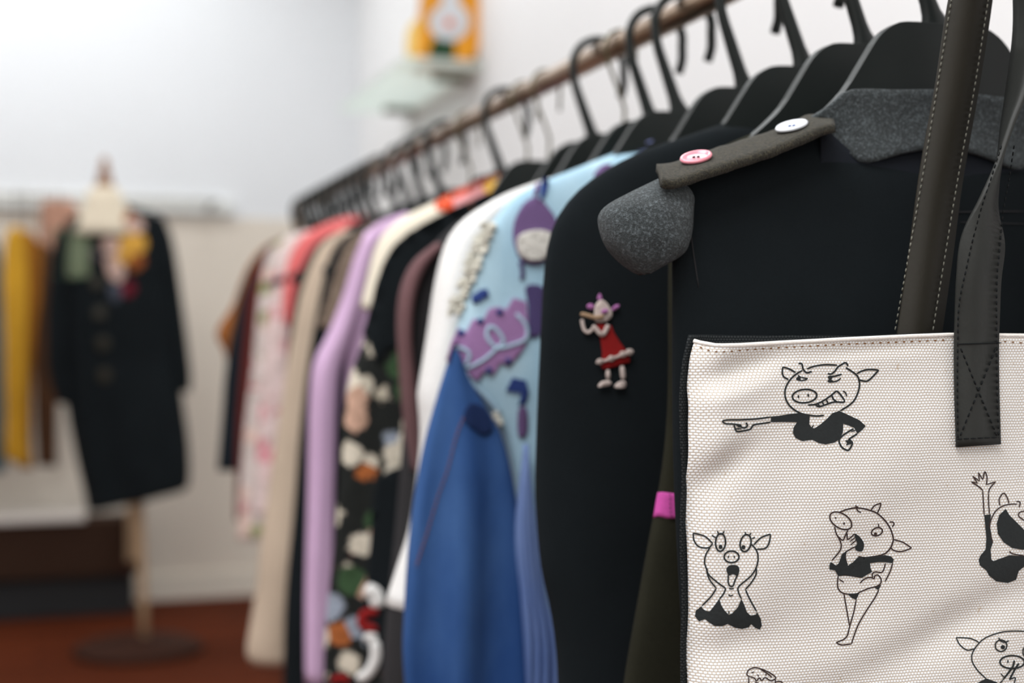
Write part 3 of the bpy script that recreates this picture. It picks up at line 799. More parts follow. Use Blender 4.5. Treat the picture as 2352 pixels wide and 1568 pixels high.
# ---- dark olive garment with a pink band
YO = .862
g_ol, b_ol = garment('tunic', 'dark olive felt tunic edge with a bright pink band', 'tunic', YO,
        [(1880, 262), (1800, 282), (1690, 322), (1600, 372), (1548, 450), (1538, 600), (1537, 860), (1531, 1000), (1518, 1110), (1496, 1230), (1462, 1420), (1436, 1568), (1420, 1700)], M['oliveblk'], seed=21, fold=.003, t=(.010, .014, .018, .020))
T_ol = Target(b_ol)
d = Decal(T_ol); d.fill([(1512, 1131), (1522, 1130), (1552, 1133), (1570, 1134), (1572, 1190), (1540, 1190), (1501, 1188)], off=.0012, smooth=False, step=8); d.build('pink_band', M['hotpink'], g_ol, .0012, 'bright pink band')
d = Decal(T_ol); d.dashes([(1539, 1133), (1539, 1160), (1542, 1188)], 6, 4, 2.0, off=.003); d.build('band_stitching', M['darkthread'], g_ol, .0003)

# ---- charcoal wool jacket nearest the camera
YJ = .790
g_jk, b_jk = garment('jacket', 'charcoal jacket with grey wool shoulders and buttoned epaulette, nearest on the rail', 'jacket', YJ,
        [(1905, 278), (1800, 318), (1680, 362), (1575, 408), (1546, 450), (1544, 560), (1545, 700), (1546, 900), (1550, 1100), (1560, 1320), (1574, 1568), (1578, 1700)], M['black'], seed=22, fold=.002, t=(.006, .016, .020, .020), dip=.05, dipw=.10)
Ls = xz([(1516, 408), (1450, 440), (1402, 466), (1380, 488), (1378, 515), (1392, 560), (1420, 596), (1452, 622), (1472, 632)], .782)
Rs = xz([(1560, 416), (1580, 432), (1590, 455), (1588, 480), (1586, 505), (1584, 530), (1578, 556), (1560, 588), (1490, 628)], .782)
capm = loft(Ls, Rs, .782, [.004, .016, .022, .022, .016, .006], nv=36, nu=40, p=2.0, fold=.0015, k=3, seed=2)
o_cap = link('wool_sleeve_cap', capm, M['wool'], g_jk, solid=.003, recalc=True); o_cap['label'] = 'grey speckled wool cap sleeve'
link('wool_sleeve_cap', loft(mirror(Rs), mirror(Ls), .782, [.004, .016, .022, .022, .016, .006], nv=36, nu=40, p=2.0, fold=.0015, k=3, seed=6), M['wool'], g_jk, solid=.003, recalc=True)
# wool neck band
def sheet(top, bot, Yf, n=30, m=12):
    A = resample(top, n); B = resample(bot, n); V = []; Fc = []
    for j in range(m):
        for i in range(n):
            p = A[i].lerp(B[i], j / (m - 1)); V.append((p.x, Yf(i / (n - 1), j / (m - 1)), p.y))
    for j in range(m - 1):
        for i in range(n - 1):
            a = j * n + i; Fc.append((a, a + 1, a + n + 1, a + n))
    return mesh(V, Fc)
def symm(P): return P + [p for p in reversed(mirror(P))]
topb = symm(xz([(1872, 268), (1915, 238), (1958, 204), (2060, 205), (2150, 205)], .778))
botb = symm(xz([(1895, 290), (1940, 330), (1985, 374), (2080, 352), (2150, 342)], .778))
link('wool_neck_band', sheet(topb, botb, lambda u, v: .778 + .003 * math.sin(v * 3.1) + .012 * (abs(u - .5) * 2) ** 3), M['wool'], g_jk, solid=.003)['label'] = 'grey speckled wool band at the neck'
topl = symm(xz([(1885, 285), (1985, 365), (2080, 345), (2150, 338)], .7805)); botl = symm(xz([(1885, 560), (1985, 560), (2080, 560), (2150, 560)], .7805))
link('inner_lining', sheet(topl, botl, lambda u, v: .7812), M['lining'], g_jk, solid=.001)
# epaulette strap along the shoulder
def epaulette():
    top = resample([(1508, 376), (1545, 372), (1600, 353), (1680, 328), (1760, 303), (1820, 281), (1850, 263), (1872, 262), (1912, 272)], 40)
    bot = resample([(1524, 412), (1550, 415), (1610, 396), (1690, 370), (1770, 343), (1830, 318), (1868, 302), (1890, 292), (1918, 286)], 40)
    V = []; Fc = []; n = 40; m = 7
    for j in range(m):
        for i in range(n):
            v = j / (m - 1)
            yt, yb = .800, .758
            a = atY(top[i].x, top[i].y, yt); b = atY(bot[i].x, bot[i].y, yb)
            p = a.lerp(b, v); p.z += .0012 * math.sin(v * math.pi) + .0006 * noise.noise(Vector((i * .4, j * .7, 1)))
            V.append(p)
    for j in range(m - 1):
        for i in range(n - 1):
            a = j * n + i; Fc.append((a, a + n, a + n + 1, a + 1))
    return mesh(V, Fc)
o_ep = link('epaulette', epaulette(), M['felt'], g_jk, solid=.005); o_ep['label'] = 'olive felt epaulette with two buttons'
def button(c_px, rpx, nrm_px, mat, hole, name, label, extra=None):
    T = Target(o_ep); c = T.hit(c_px[0], c_px[1], 0)
    # local frame from the strap surface
    h = T.b.find_nearest(c); n = h[1]
    if n.z < 0: n = -n
    n = (n + Vector((0, -.10, 0))).normalized()
    sc = (c - ORG).length / F; r = rpx * sc
    q = n.to_track_quat('Z', 'Y').to_matrix().to_4x4()
    prof = [(r * .05, .0008), (r * .55, .0010), (r * .70, .0012), (r * .80, .0022), (r * .92, .0024), (r, .0014), (r * .98, .0003), (r * .7, 0)]
    me = lathe(prof, sides=32); me.transform(Matrix.Translation(c + n * .0010) @ q)
    o = link(name, me, mat, o_ep); o['label'] = label
    for sx, sy in ((-.14, 0), (.14, 0)):
        hm = lathe([(r * .10, .0011), (r * .10, .0016), (r * .02, .0016)], (sx * r, sy * r, 0), 10); hm.transform(Matrix.Translation(c + n * .0010) @ q)
        # holes belong to the button's own relief
        bm = bmesh.new(); bm.from_mesh(me); k = len(bm.faces); bm.from_mesh(hm); bm.faces.ensure_lookup_table()
        for f in bm.faces[k:]: f.material_index = 1
        bm.to_mesh(me); bm.free()
    if extra:
        am = lathe([(r * .45, .0011), (r * .58, .0013), (r * .60, .0013)], (0, 0, 0), 24); am.transform(Matrix.Translation(c + n * .0010) @ q)
        bm = bmesh.new(); bm.from_mesh(me); k = len(bm.faces)
        for a0 in (20, 140, 260):
            for s in range(8):
                pass
        bm.free()
    if len(me.materials) < 2: me.materials.append(hole)
    return o
button((1600, 368), 37, None, M['btnpink'], M['hole'], 'button', 'translucent pink button')
button((1820, 296), 37, None, M['btnwhite'], M['btnblue'], 'button', 'pearly white button with blue marks')
d = Decal(Target(b_jk)); d.stroke([(2195, 487), (2250, 486), (2352, 485)], 2.5, off=.001); d.stroke([(2205, 510), (2352, 514)], 2, off=.001); d.stroke([(1575, 440), (1590, 560), (1605, 660)], 2.2, off=.001)
d.build('seam', M['charcoal'], g_jk, .0003, split=True)

# ------------------------------------------------------------------ canvas tote bag
YB = .690
tote = empty('tote_bag', (XR, .71, CAMH - .40))
tag(tote, 'cream canvas tote bag printed with black cartoon pigs, hanging nearest the camera', 'tote bag')
def px_of(p):
    v = Vector(p) - ORG; dd = v.dot(FWD); return (CX + F * v.dot(RGT) / dd, CY - F * v.z / dd)
EDGE = [Vector(atY(a, b, YB + .012).xz) for a, b in ((1597, 779), (1590, 800), (1583, 835), (1579, 900), (1578, 1000), (1578, 1150), (1580, 1300), (1583, 1400), (1580, 1568), (1580, 1900), (1590, 2300), (1606, 2420))]
TOP = [Vector(atY(a, b, YB).xz) for a, b in ((1597, 779), (1610, 778), (1625, 786), (1650, 793), (1700, 792), (1800, 786), (1950, 778), (2100, 771), (2180, 768))]
TOP += [Vector((XR, CAMH + .0035)), Vector((XR + .1, CAMH + .001)), Vector((2 * XR - EDGE[0].x - .006, CAMH + .001)), Vector((2 * XR - EDGE[0].x, CAMH))]
def seg(P, key, t):
    """interpolate polyline P (list of 2-vectors) at coordinate key == t, returning the other"""
    o = 1 - key
    for a, b in zip(P, P[1:]):
        lo, hi = (a, b) if a[key] <= b[key] else (b, a)
        if lo[key] <= t <= hi[key] and hi[key] - lo[key] > 1e-9:
            return lo[o] + (hi[o] - lo[o]) * (t - lo[key]) / (hi[key] - lo[key])
    return P[0][o] if abs(P[0][key] - t) < abs(P[-1][key] - t) else P[-1][o]
WR = [  # wrinkles on the canvas: centre (pixels), long radius, short radius, angle, depth in mm (positive: dents away)
 ((1705, 848), 95, 30, -20, 3.6), ((1690, 900), 120, 34, -20, -1.6), ((1660, 1085), 100, 36, -38, 3.2), ((1620, 1170), 80, 40, -50, 1.6), ((2000, 800), 190, 16, -4, 1.2), ((1690, 985), 160, 60, -25, -1.4),
 ((2050, 1050), 300, 120, -30, -2.0), ((2200, 1440), 260, 55, -22, 3.0), ((1680, 1490), 120, 45, -12, 1.8), ((1800, 1280), 220, 90, -30, -1.4), ((1900, 1520), 250, 60, -15, -1.2), ((2320, 1200), 120, 200, 0, -1.0), ((1640, 1400), 60, 160, 15, 1.0)]
WR = [(Vector(atY(c[0], c[1], YB).xz), a / 4243, b / 4243, math.radians(-g), dd * 1.7 / 1000) for c, a, b, g, dd in WR]
def bag_y(x, z, xl, xr):
    y = YB
    e = min(x - xl, xr - x)
    y += .012 * max(0, 1 - e / .016) ** 2.2
    for c, a, b, g, dd in WR:
        dx, dz = x - c.x, z - c.y
        p = (dx * math.cos(g) + dz * math.sin(g)) / a; q = (-dx * math.sin(g) + dz * math.cos(g)) / b
        y += dd * math.exp(-(p * p + q * q))
    y += .0012 * noise.noise(Vector((x * 14, 3, z * 14))) + .0004 * noise.noise(Vector((x * 50, 7, z * 50)))
    return y
NU, NV = 150, 150
V = []; Fc = []
ztop0 = CAMH; zb = CAMH - .40
for j in range(NV):
    vv = j / (NV - 1)
    for i in range(NU):
        uu = i / (NU - 1); uu = uu ** 1.25
        z = CAMH + (zb - CAMH) * vv
        xl = seg(EDGE, 1, z); xr = 2 * XR - xl
        x = xl + (xr - xl) * uu
        zt = seg(TOP, 0, x)
        z2 = zb + (zt - zb) * (1 - vv)
        y = bag_y(x, z2, xl, xr)
        if vv < .02: y -= .0004
        V.append((x, y, z2))
for j in range(NV - 1):
    for i in range(NU - 1):
        a = j * NU + i; Fc.append((a, a + NU, a + NU + 1, a + 1))
o_front = link('front_panel', mesh(V, Fc), M['canvas'], tote, solid=.0016)
o_front.modifiers[0].offset = -1
# rolled top edge
topline = [Vector((V[i][0], V[i][1] + .0006, V[i][2] - .0002)) for i in range(0, NU, 2)]
link('top_edge', sweep(topline, .0028, .0026, Vector((0, 0, 1)), 8), M['canvasedge'], tote)
# black back panel and side edge
Vb = []; Fb = []
for j in range(60):
    vv = j / 59
    for i in range(60):
        uu = i / 59; z = CAMH + .004 + (zb - CAMH - .004) * vv
        xl = seg(EDGE, 1, min(z, EDGE[0].y)) - .0022 - .0016 * noise.noise(Vector((1, z * 22, 0))); xr = 2 * XR - xl; x = xl + (xr - xl) * uu
        zt = CAMH + .0035 + .0010 * noise.noise(Vector((x * 20, 0, 0)))
        z2 = zb + (zt - zb) * (1 - vv)
        e = min(x - xl, xr - x)
        Vb.append((x, YB + .0125 + .014 * (1 - max(0, 1 - e / .03) ** 2), z2))
for j in range(59):
    for i in range(59):
        a = j * 60 + i; Fb.append((a, a + 60, a + 61, a + 1))
link('back_panel', mesh(Vb, Fb), M['bcanvas'], tote, solid=.002)
Vl = [(x, y + .0026, z + .0012 - (.001 if i < 8 else 0)) for i, (x, y, z) in enumerate(V[:NU])] + [(x, y + .0045, z - .008) for x, y, z in V[:NU]]
link('inner_facing', mesh(Vl, [(i, i + NU, i + NU + 1, i + 1) for i in range(NU - 1)]), M['bcanvas'], tote, solid=.0012)

T_bag = Target(o_front)
d = Decal(T_bag); d.dashes([(1608, 797), (1630, 805), (1660, 808), (1720, 803), (1800, 798), (1950, 790), (2100, 784), (2180, 780)], 6, 12, 3.6); d.dashes([(2306, 784), (2352, 787), (2420, 787)], 6, 12, 3.4)
d.build('top_stitching', M['brownthread'], tote, 0, 'brown stitches under the rim', kind='stuff')

ZA = zoomxf(1560, 780, 3.92)
def pig(name, mat, xf, fn, label):
    d = Decal(T_bag, xf); fn(d); return d.build(name, mat, tote, 0, label)
def pig1(d):
    s = lambda *p, w=3.9: d.stroke(p, w)
    s((1110, 275), (1040, 320), (985, 380), (955, 450), (957, 520), (985, 580), (1030, 625), (1080, 655), (1130, 672), (1190, 682), (1250, 686), (1305, 680))
    s((1150, 262), (1220, 238), (1310, 225), (1425, 228))
    s((1500, 250), (1545, 278), (1590, 310), (1615, 345), (1625, 400), (1615, 460), (1580, 540), (1530, 590), (1450, 640))
    s((1050, 295), (990, 262), (932, 245)); s((932, 245), (930, 300), (945, 335), (985, 358))
    s((1600, 305), (1650, 280), (1710, 268), (1798, 272)); s((1798, 272), (1745, 330), (1690, 372), (1610, 360))
    s((1075, 213), (1105, 217), (1115, 260), (1140, 292), (1165, 297), (1180, 288), (1195, 292))
    s((1338, 305), (1370, 308), (1400, 285), (1430, 245), (1465, 222), (1498, 202)); s((1498, 202), (1510, 215), (1520, 238))
    d.fill([(1050, 352), (1072, 328), (1068, 312), (1102, 336), (1090, 352), (1102, 364), (1135, 354), (1160, 348), (1145, 365), (1105, 374), (1065, 366)], smooth=False, step=5)
    s((1100, 337), (1130, 345), (1160, 350), w=3)
    d.fill([(1335, 333), (1388, 330), (1370, 358), (1392, 374), (1350, 385), (1333, 375), (1350, 355)], smooth=False, step=5)
    s((1340, 333), (1400, 328), (1465, 310)); s((1455, 345), (1420, 372), (1350, 382), w=3.2)
    d.ellipse((1130, 507), 110, 60, -5); d.ellipse((1075, 512), 7, 15, 8, fill=True); d.ellipse((1163, 500), 8, 15, -8, fill=True)
    s((1160, 588), (1230, 580), (1300, 548), (1370, 500), (1418, 458)); s((1418, 458), (1450, 490), (1490, 545)); s((1490, 545), (1478, 562), (1400, 560), (1330, 580), (1262, 602), (1225, 583))
    s((1375, 500), (1390, 535), (1422, 560)); s((1325, 536), (1342, 576)); s((1288, 556), (1302, 588)); s((1248, 578), (1270, 600)); s((1475, 460), (1500, 480), (1508, 510), w=3)
    d.fill([(826, 690), (900, 684), (1000, 668), (1078, 660), (1130, 676), (1178, 690), (1120, 742), (1060, 742), (940, 740), (826, 742)], smooth=False, step=6)
    d.fill([(1080, 655), (1130, 675), (1176, 684), (1172, 760), (1195, 792), (1215, 799), (1262, 770), (1322, 720), (1382, 660), (1442, 640), (1520, 675), (1620, 722), (1680, 775), (1650, 810), (1606, 846), (1590, 815), (1577, 792), (1520, 768), (1478, 756), (1475, 830), (1450, 890), (1400, 925), (1320, 941), (1260, 930), (1200, 900), (1160, 905), (1110, 912), (1050, 885), (1025, 840), (1030, 790), (1062, 742), (1056, 700)], smooth=False, step=6)
    s((1190, 800), (1212, 768), w=3)
    s((825, 695), (700, 712), (560, 720), (430, 722), (392, 735), (420, 755), (480, 758), (550, 766)); s((495, 768), (505, 800), (522, 826), (570, 822), (640, 805), (670, 768), (740, 755), (825, 742))
    d.fill([(505, 760), (560, 762), (572, 795), (530, 786)], smooth=False, step=6); s((600, 745), (615, 770), (595, 792), (560, 790)); s((505, 800), (560, 802))
    s((1572, 800), (1520, 830), (1470, 865), (1440, 905), (1460, 960), (1500, 990), (1530, 990), (1560, 935), (1545, 908), (1528, 897), (1570, 868), (1605, 845)); s((1590, 815), (1550, 826), w=3)
    d.fill([(1495, 905), (1530, 903), (1560, 935), (1535, 942), (1500, 952), (1512, 930)], smooth=False, step=6)
pig('pointing_pig_print', M['print'], ZA, pig1, 'smirking pig print pointing left')
ZB = zoomxf(1570, 1170, 3.94)
def pig2(d):
    s = lambda *p, w=3.6: d.stroke(p, w)
    s((265, 305), (190, 240), (87, 212)); s((87, 212), (95, 280), (140, 335), (225, 345), (265, 305))
    s((240, 345), (205, 400), (190, 470), (205, 530), (230, 590), (290, 645), (350, 690), (378, 715), (360, 765), (325, 808))
    s((612, 312), (640, 340), (665, 380), (675, 440), (660, 520), (610, 600), (540, 660), (495, 705), (500, 755), (525, 808))
    s((635, 320), (700, 255), (788, 220)); s((788, 220), (775, 300), (740, 350), (660, 358))
    d.ellipse((335, 297), 45, 80, 3); d.ellipse((335, 337), 18, 20, fill=True); s((290, 255), (255, 230)); s((320, 222), (305, 192)); s((355, 220), (370, 192)); s((310, 222), (362, 222))
    d.ellipse((562, 303), 48, 78, 12); d.ellipse((543, 340), 18, 20, fill=True); s((565, 232), (557, 200)); s((597, 232), (613, 210)); s((620, 262), (648, 250)); s((605, 310), (632, 326))
    d.ellipse((435, 427), 67, 52); d.ellipse((407, 427), 6, 13, fill=True); d.ellipse((459, 427), 6, 13, fill=True)
    d.fill([(388, 535), (412, 508), (455, 500), (498, 515), (504, 565), (482, 602), (470, 592), (440, 585), (418, 598), (398, 580)], step=6)
    s((405, 590), (405, 660), (420, 690), (448, 690), (468, 635), (495, 578))
    s((412, 708), (432, 718), (455, 710), w=3); s((405, 770), (427, 780), (448, 772), w=3)
    s((212, 530), (215, 580), (240, 640), (297, 712)); s((297, 712), (250, 785), (165, 872)); s((660, 530), (655, 590), (610, 665), (560, 722)); s((560, 722), (600, 810), (662, 922))
    d.fill([(163, 872), (170, 892), (200, 915), (235, 922), (270, 880), (325, 805), (340, 860), (370, 910), (410, 952), (440, 940), (490, 885), (525, 808), (550, 860), (575, 930), (610, 960), (655, 950), (665, 925), (700, 990), (709, 1050), (690, 1086), (650, 1070), (612, 1035), (590, 1065), (530, 1080), (470, 1070), (400, 1035), (350, 1055), (280, 1052), (230, 1020), (195, 990), (140, 1011), (103, 965), (110, 915)], smooth=False, step=6)
    s((410, 945), (410, 915), w=3)
pig('shocked_pig_print', M['print'], ZB, pig2, 'shocked pig print with hands on cheeks')
ZC_ = zoomxf(1870, 1130, 4.236)
def pig3(d):
    s = lambda *p, w=2.9: d.stroke(p, w)
    d.ellipse((260, 278), 118, 70, 32, w=3.2); d.ellipse((210, 250), 7, 10, fill=True); d.ellipse((292, 305), 8, 13, 20, fill=True)
    s((245, 195), (320, 168), (400, 152), (480, 160), (555, 180), (620, 210), (690, 275), (740, 350), (765, 420), (770, 470), (745, 540), (700, 590), (650, 612), w=3.3)
    s((555, 175), (590, 130), (652, 105)); s((652, 105), (640, 150), (615, 205)); s((405, 125), (415, 160), (430, 185), (458, 197)); s((400, 152), (430, 140))
    s((735, 290), (765, 290), (778, 310), (760, 338)); s((770, 460), (860, 485), (950, 542)); s((950, 542), (880, 570), (820, 577), (770, 562), (745, 535))
    d.ellipse((612, 385), 55, 38, -20, w=3); d.ellipse((598, 407), 15, 15, fill=True); s((632, 345), (625, 305))
    s((200, 335), (215, 400), (240, 445), (262, 500), (262, 545), (230, 600), (172, 665)); s((235, 430), (278, 468), (300, 430), (332, 365)); s((322, 400), (322, 430), (330, 460), (395, 405)); s((350, 480), (400, 440)); s((355, 515), (415, 460)); s((400, 530), (330, 568), (270, 612))
    d.fill([(395, 405), (440, 430), (480, 485), (485, 530), (470, 570), (440, 577), (405, 560), (400, 530), (420, 500), (405, 460)], step=6)
    s((310, 575), (305, 640), (325, 712)); s((430, 625), (500, 635), (600, 622), (650, 612))
    s((235, 815), (228, 890), (240, 945), (290, 985), (400, 990), (450, 970), (520, 940), (620, 910), (650, 880), (650, 840), (620, 805), (590, 815), (585, 838), (540, 830), (490, 845), (445, 885)); s((245, 845), (290, 878)); s((235, 812), (300, 805), (380, 815), (470, 830))
    s((695, 690), (675, 760), (650, 780), (600, 775), (570, 790), (568, 830)); s((765, 690), (740, 770), (690, 870))
    s((290, 985), (310, 1100), (345, 1300)); s((410, 1045), (385, 1170), (345, 1310), (325, 1390), (290, 1430), (215, 1462)); s((215, 1462), (265, 1485), (365, 1475)); s((365, 1475), (380, 1420), (430, 1290), (510, 1150), (590, 1030), (630, 950))
pig('laughing_pig_print', M['printbrown'], ZC_, pig3, 'standing pig print laughing behind its hand')
def pig3b(d):
    d.fill([(395, 405), (440, 430), (480, 485), (485, 530), (470, 570), (440, 577), (405, 560), (400, 530), (420, 500), (405, 460)], step=6, off=.0006)
    d.fill([(160, 680), (180, 690), (215, 715), (240, 690), (270, 610), (322, 570), (305, 605), (305, 650), (330, 715), (380, 680), (430, 630), (500, 634), (600, 622), (690, 611), (750, 625), (776, 655), (765, 690), (690, 680), (620, 680), (545, 690), (550, 740), (565, 775), (520, 800), (470, 830), (380, 815), (300, 805), (235, 815), (205, 760), (150, 752), (150, 715)], smooth=False, step=6, off=.0006)
    d.fill([(325, 990), (440, 982), (410, 1046), (370, 1030)], smooth=False, step=6); d.fill([(585, 925), (655, 900), (625, 952)], smooth=False, step=6)
pig('pig_clothes_print', M['print'], ZC_, pig3b, 'black top of the laughing pig print')
ZD = zoomxf(2150, 1050, 3.025)
def pig4(d):
    s = lambda *p, w=2.9: d.stroke(p, w)
    s((325, 230), (300, 205), (245, 170)); s((245, 170), (290, 180)); s((290, 180), (255, 130)); s((255, 130), (302, 165)); s((302, 165), (295, 105)); s((295, 105), (325, 155)); s((325, 155), (340, 100), (355, 140), (350, 190)); s((350, 190), (415, 168)); s((415, 168), (375, 215), (365, 250))
    s((325, 230), (330, 320), (335, 400)); s((365, 250), (366, 320), (372, 395))
    s((395, 590), (375, 520), (378, 450), (410, 380), (460, 340), (520, 325), (565, 325)); s((445, 335), (440, 290), (470, 248), (495, 280), (508, 320)); s((558, 305), (585, 312), (578, 348)); s((640, 370), (585, 380), (577, 410), (640, 455)); s((640, 330), (760, 380), (800, 500), (760, 640), (690, 690))
    s((510, 650), (530, 668), (620, 685), (690, 690))
pig('cheering_pig_print', M['printbrown'], ZD, pig4, 'cheering pig print with raised arm')
def pig4b(d):
    d.fill([(335, 400), (382, 395), (376, 480), (395, 592), (380, 640), (385, 710), (400, 720), (455, 700), (510, 680), (611, 685), (680, 690), (650, 730), (575, 790), (557, 850), (500, 873), (420, 862), (370, 822), (350, 785), (305, 750), (297, 710), (310, 680), (345, 640), (350, 560)], smooth=False, step=6)
    d.fill([(485, 358), (440, 400), (422, 460), (430, 530), (470, 590), (530, 630), (600, 642), (700, 640), (740, 590), (700, 560), (620, 510), (560, 450), (510, 400)], smooth=False, step=6)
pig('pig_clothes_print', M['print'], ZD, pig4b, 'black jumper and open mouth of the cheering pig print')
def pig5(d):
    s = lambda *p, w=2.9: d.stroke(p, w)
    s((300, 1285), (240, 1258), (140, 1250)); s((140, 1250), (165, 1300), (215, 1338), (265, 1330)); s((350, 1538), (290, 1480), (250, 1410), (260, 1345), (320, 1270), (400, 1230), (500, 1208), (640, 1212), (760, 1260), (830, 1350), (820, 1460), (740, 1540))
    d.ellipse((452, 1308), 40, 40, w=3.2); d.ellipse((465, 1318), 15, 15, fill=True); d.ellipse((640, 1350), 36, 40, w=3.2); s((435, 1250), (450, 1275), (480, 1285), (507, 1273)); d.ellipse((530, 1422), 85, 45); d.ellipse((500, 1418), 5, 12, fill=True)
    s((465, 1545), (530, 1460), (545, 1410), w=4.5); s((577, 1430), (550, 1470), (510, 1545), w=4.5); s((450, 1500), (475, 1530)); s((510, 1545), (550, 1530), (545, 1568)); s((465, 1545), (440, 1590), (470, 1650))
    d.fill([(285, 1568), (350, 1535), (425, 1562), (455, 1650), (280, 1650)], smooth=False, step=8)
pig('thinking_pig_print', M['print'], ZD, pig5, 'pig print with fingers at its snout, cut by the frame')
def mug(d):
    s = lambda *p, w=2.9: d.stroke(p, w)
    s((600, 1512), (575, 1492), (588, 1452), (640, 1430), (700, 1440), (780, 1475), (830, 1512), (828, 1532), (790, 1548), (740, 1520), (708, 1545), (688, 1522), (660, 1548), (640, 1522), (600, 1512))
    s((590, 1515), (592, 1640), (600, 1700)); s((832, 1535), (836, 1640), (830, 1700)); s((600, 1700), (715, 1715), (830, 1700)); s((836, 1555), (890, 1560), (900, 1640), (836, 1650)); s((615, 1478), (640, 1465)); s((670, 1490), (680, 1510)); s((700, 1445), (770, 1490), (800, 1520)); s((745, 1485), (748, 1505)); s((645, 1560), (680, 1568))
pig('mug_print', M['printbrown'], ZB, mug, 'frothy mug print at the lower edge')

# straps
def strap_mesh(st, w, th):
    """st: list of (centre, width direction, normal)"""
    V = []; Fc = []
    pr = [(-.5, -.5), (-.5, .0), (-.47, .5), (-.2, .56), (.2, .56), (.47, .5), (.5, .0), (.5, -.5)]
    n = len(pr)
    for c, wdir, nn in st:
        for a, b in pr: V.append(c + wdir * (a * w) + nn * (b * th))
    for i in range(len(st) - 1):
        for k in range(n):
            a = i * n + k; b = i * n + (k + 1) % n; Fc.append((a, b, b + n, a + n))
    Fc.append(tuple(range(n - 1, -1, -1))); o = (len(st) - 1) * n; Fc.append(tuple(range(o, o + n)))
    return mesh(V, Fc)
def frames(C, phi):
    out = []
    for i, c in enumerate(C):
        t = (C[min(i + 1, len(C) - 1)] - C[max(i - 1, 0)]).normalized()
        wd = Vector((math.cos(phi[i]), math.sin(phi[i]), 0)); wd = (wd - t * wd.dot(t)).normalized()
        nn = t.cross(wd).normalized()
        out.append((c, wd, nn))
    return out
SW = .0293; TH = .0032
def over_rail(left_pts, yrail, rr):
    """left leg (list of (Vector, phi)) -> full handle over the rail and mirrored down the other side"""
    C = [p for p, _ in left_pts]; P = [f for _, f in left_pts]
    for k in range(1, 12):
        a = math.pi - math.pi * k / 12
        C.append(Vector((XR + rr * math.cos(a), yrail, ZRAIL + rr * math.sin(a)))); P.append(math.pi / 2)
    Cm = [Vector((2 * XR - p.x, p.y, p.z)) for p, _ in reversed(left_pts)]
    Pm = [math.pi - f for _, f in reversed(left_pts)]
    return C + Cm, P + Pm
def smooth_leg(pts, n):
    Q = resample([tuple(p) + (f,) for p, f in pts], n) if False else None
    P4 = [Vector((p.x, p.y, p.z, f)) for p, f in pts]
    C = catmull(P4, 8); return [(Vector((q[0], q[1], q[2])), q[3]) for q in C]
RS = RR + .0032
legA = [(Vector((*atY(2101, 900, .7115).xz, 0)), 0)]
pA = [atY(2091, 900, .712), atY(2112, 755, .712), atY(2137, 580, .714), atY(2161, 400, .716), atY(2196, 205, .717), atY(2228, 0, .717)]
legA = [(p, 0.0) for p in pA]
legA += [(Vector((XR - .0145, .718, CAMH + .245)), .5), (Vector((XR - .0150, .719, CAMH + .272)), 1.15), (Vector((XR - RS, .719, ZRAIL)), math.pi / 2)]
C, P_ = over_rail(smooth_leg(legA, 60), .719, RS)
o_sa = link('handle', strap_mesh(frames(C, P_), SW, TH), M['leather'], tote, recalc=True); o_sa['label'] = 'dark brown stitched leather handle fixed to the back'
edgeL = [(2183, 1022), (2180, 900), (2180, 800), (2183, 720), (2190, 640), (2205, 560), (2230, 475), (2258, 400), (2290, 300), (2325, 200)]
edgeR = [(2308, 1024), (2304, 900), (2302, 800), (2303, 720), (2303, 640), (2306, 560), (2313, 475), (2322, 400), (2336, 300), (2350, 200)]
legB = []
for i, (l, r_) in enumerate(zip(edgeL, edgeR)):
    yb = [.6865, .6865, .6865, .685, .683, .682, .682, .684, .687, .690][i]
    a, b = atY(l[0], l[1], yb), atY(r_[0], r_[1], yb); c = (a + b) / 2
    f = math.acos(max(-1, min(1, (b.x - a.x) / SW)))
    legB.append((c, f if i > 2 else 0.0))
legB += [(Vector((XR - .004, .691, CAMH + .19)), 1.45), (Vector((XR - .005, .692, CAMH + .24)), math.pi / 2), (Vector((XR - .0125, .692, CAMH + .28)), math.pi / 2), (Vector((XR - RS, .692, ZRAIL)), math.pi / 2)]
C, P_ = over_rail(smooth_leg(legB, 60), .692, RS)
fr = frames(C, P_)
o_sb = link('handle', strap_mesh(fr, SW, TH), M['leather2'], tote, recalc=True); o_sb['label'] = 'dark leather handle stitched to the front with a crossed box'
T_sa = Target(o_sa); T_sb = Target(o_sb)
d = Decal(T_sa); d.dashes([(2056, 758), (2088, 580), (2120, 400), (2152, 205), (2185, 0)], 9, 6, 2.6); d.dashes([(2143, 758), (2172, 580), (2202, 400), (2238, 205), (2270, 0)], 9, 6, 2.6)
d.build('handle_stitching', M['thread'], tote, .0004, 'pale stitches along the handle', kind='stuff')
d = Decal(T_sb)
d.dashes([(2200, 1005), (2199, 900), (2200, 790), (2203, 700), (2219, 620), (2236, 545), (2253, 482), (2274, 417), (2300, 330)], 9, 6, 3.2); d.dashes([(2294, 1000), (2291, 900), (2290, 790), (2290, 652), (2297, 568), (2305, 482), (2317, 417), (2330, 330)], 9, 6, 3.2)
d.dashes([(2207, 800), (2290, 1000)], 10, 6, 3.4); d.dashes([(2288, 800), (2206, 1000)], 10, 6, 3.4); d.dashes([(2198, 1008), (2294, 1004)], 12, 4, 3.4); d.stroke([(2200, 790), (2300, 787)], 3)
d.build('handle_stitching', M['darkthread'], tote, .0004, 'dark stitches along the front handle and its crossed box', kind='stuff')

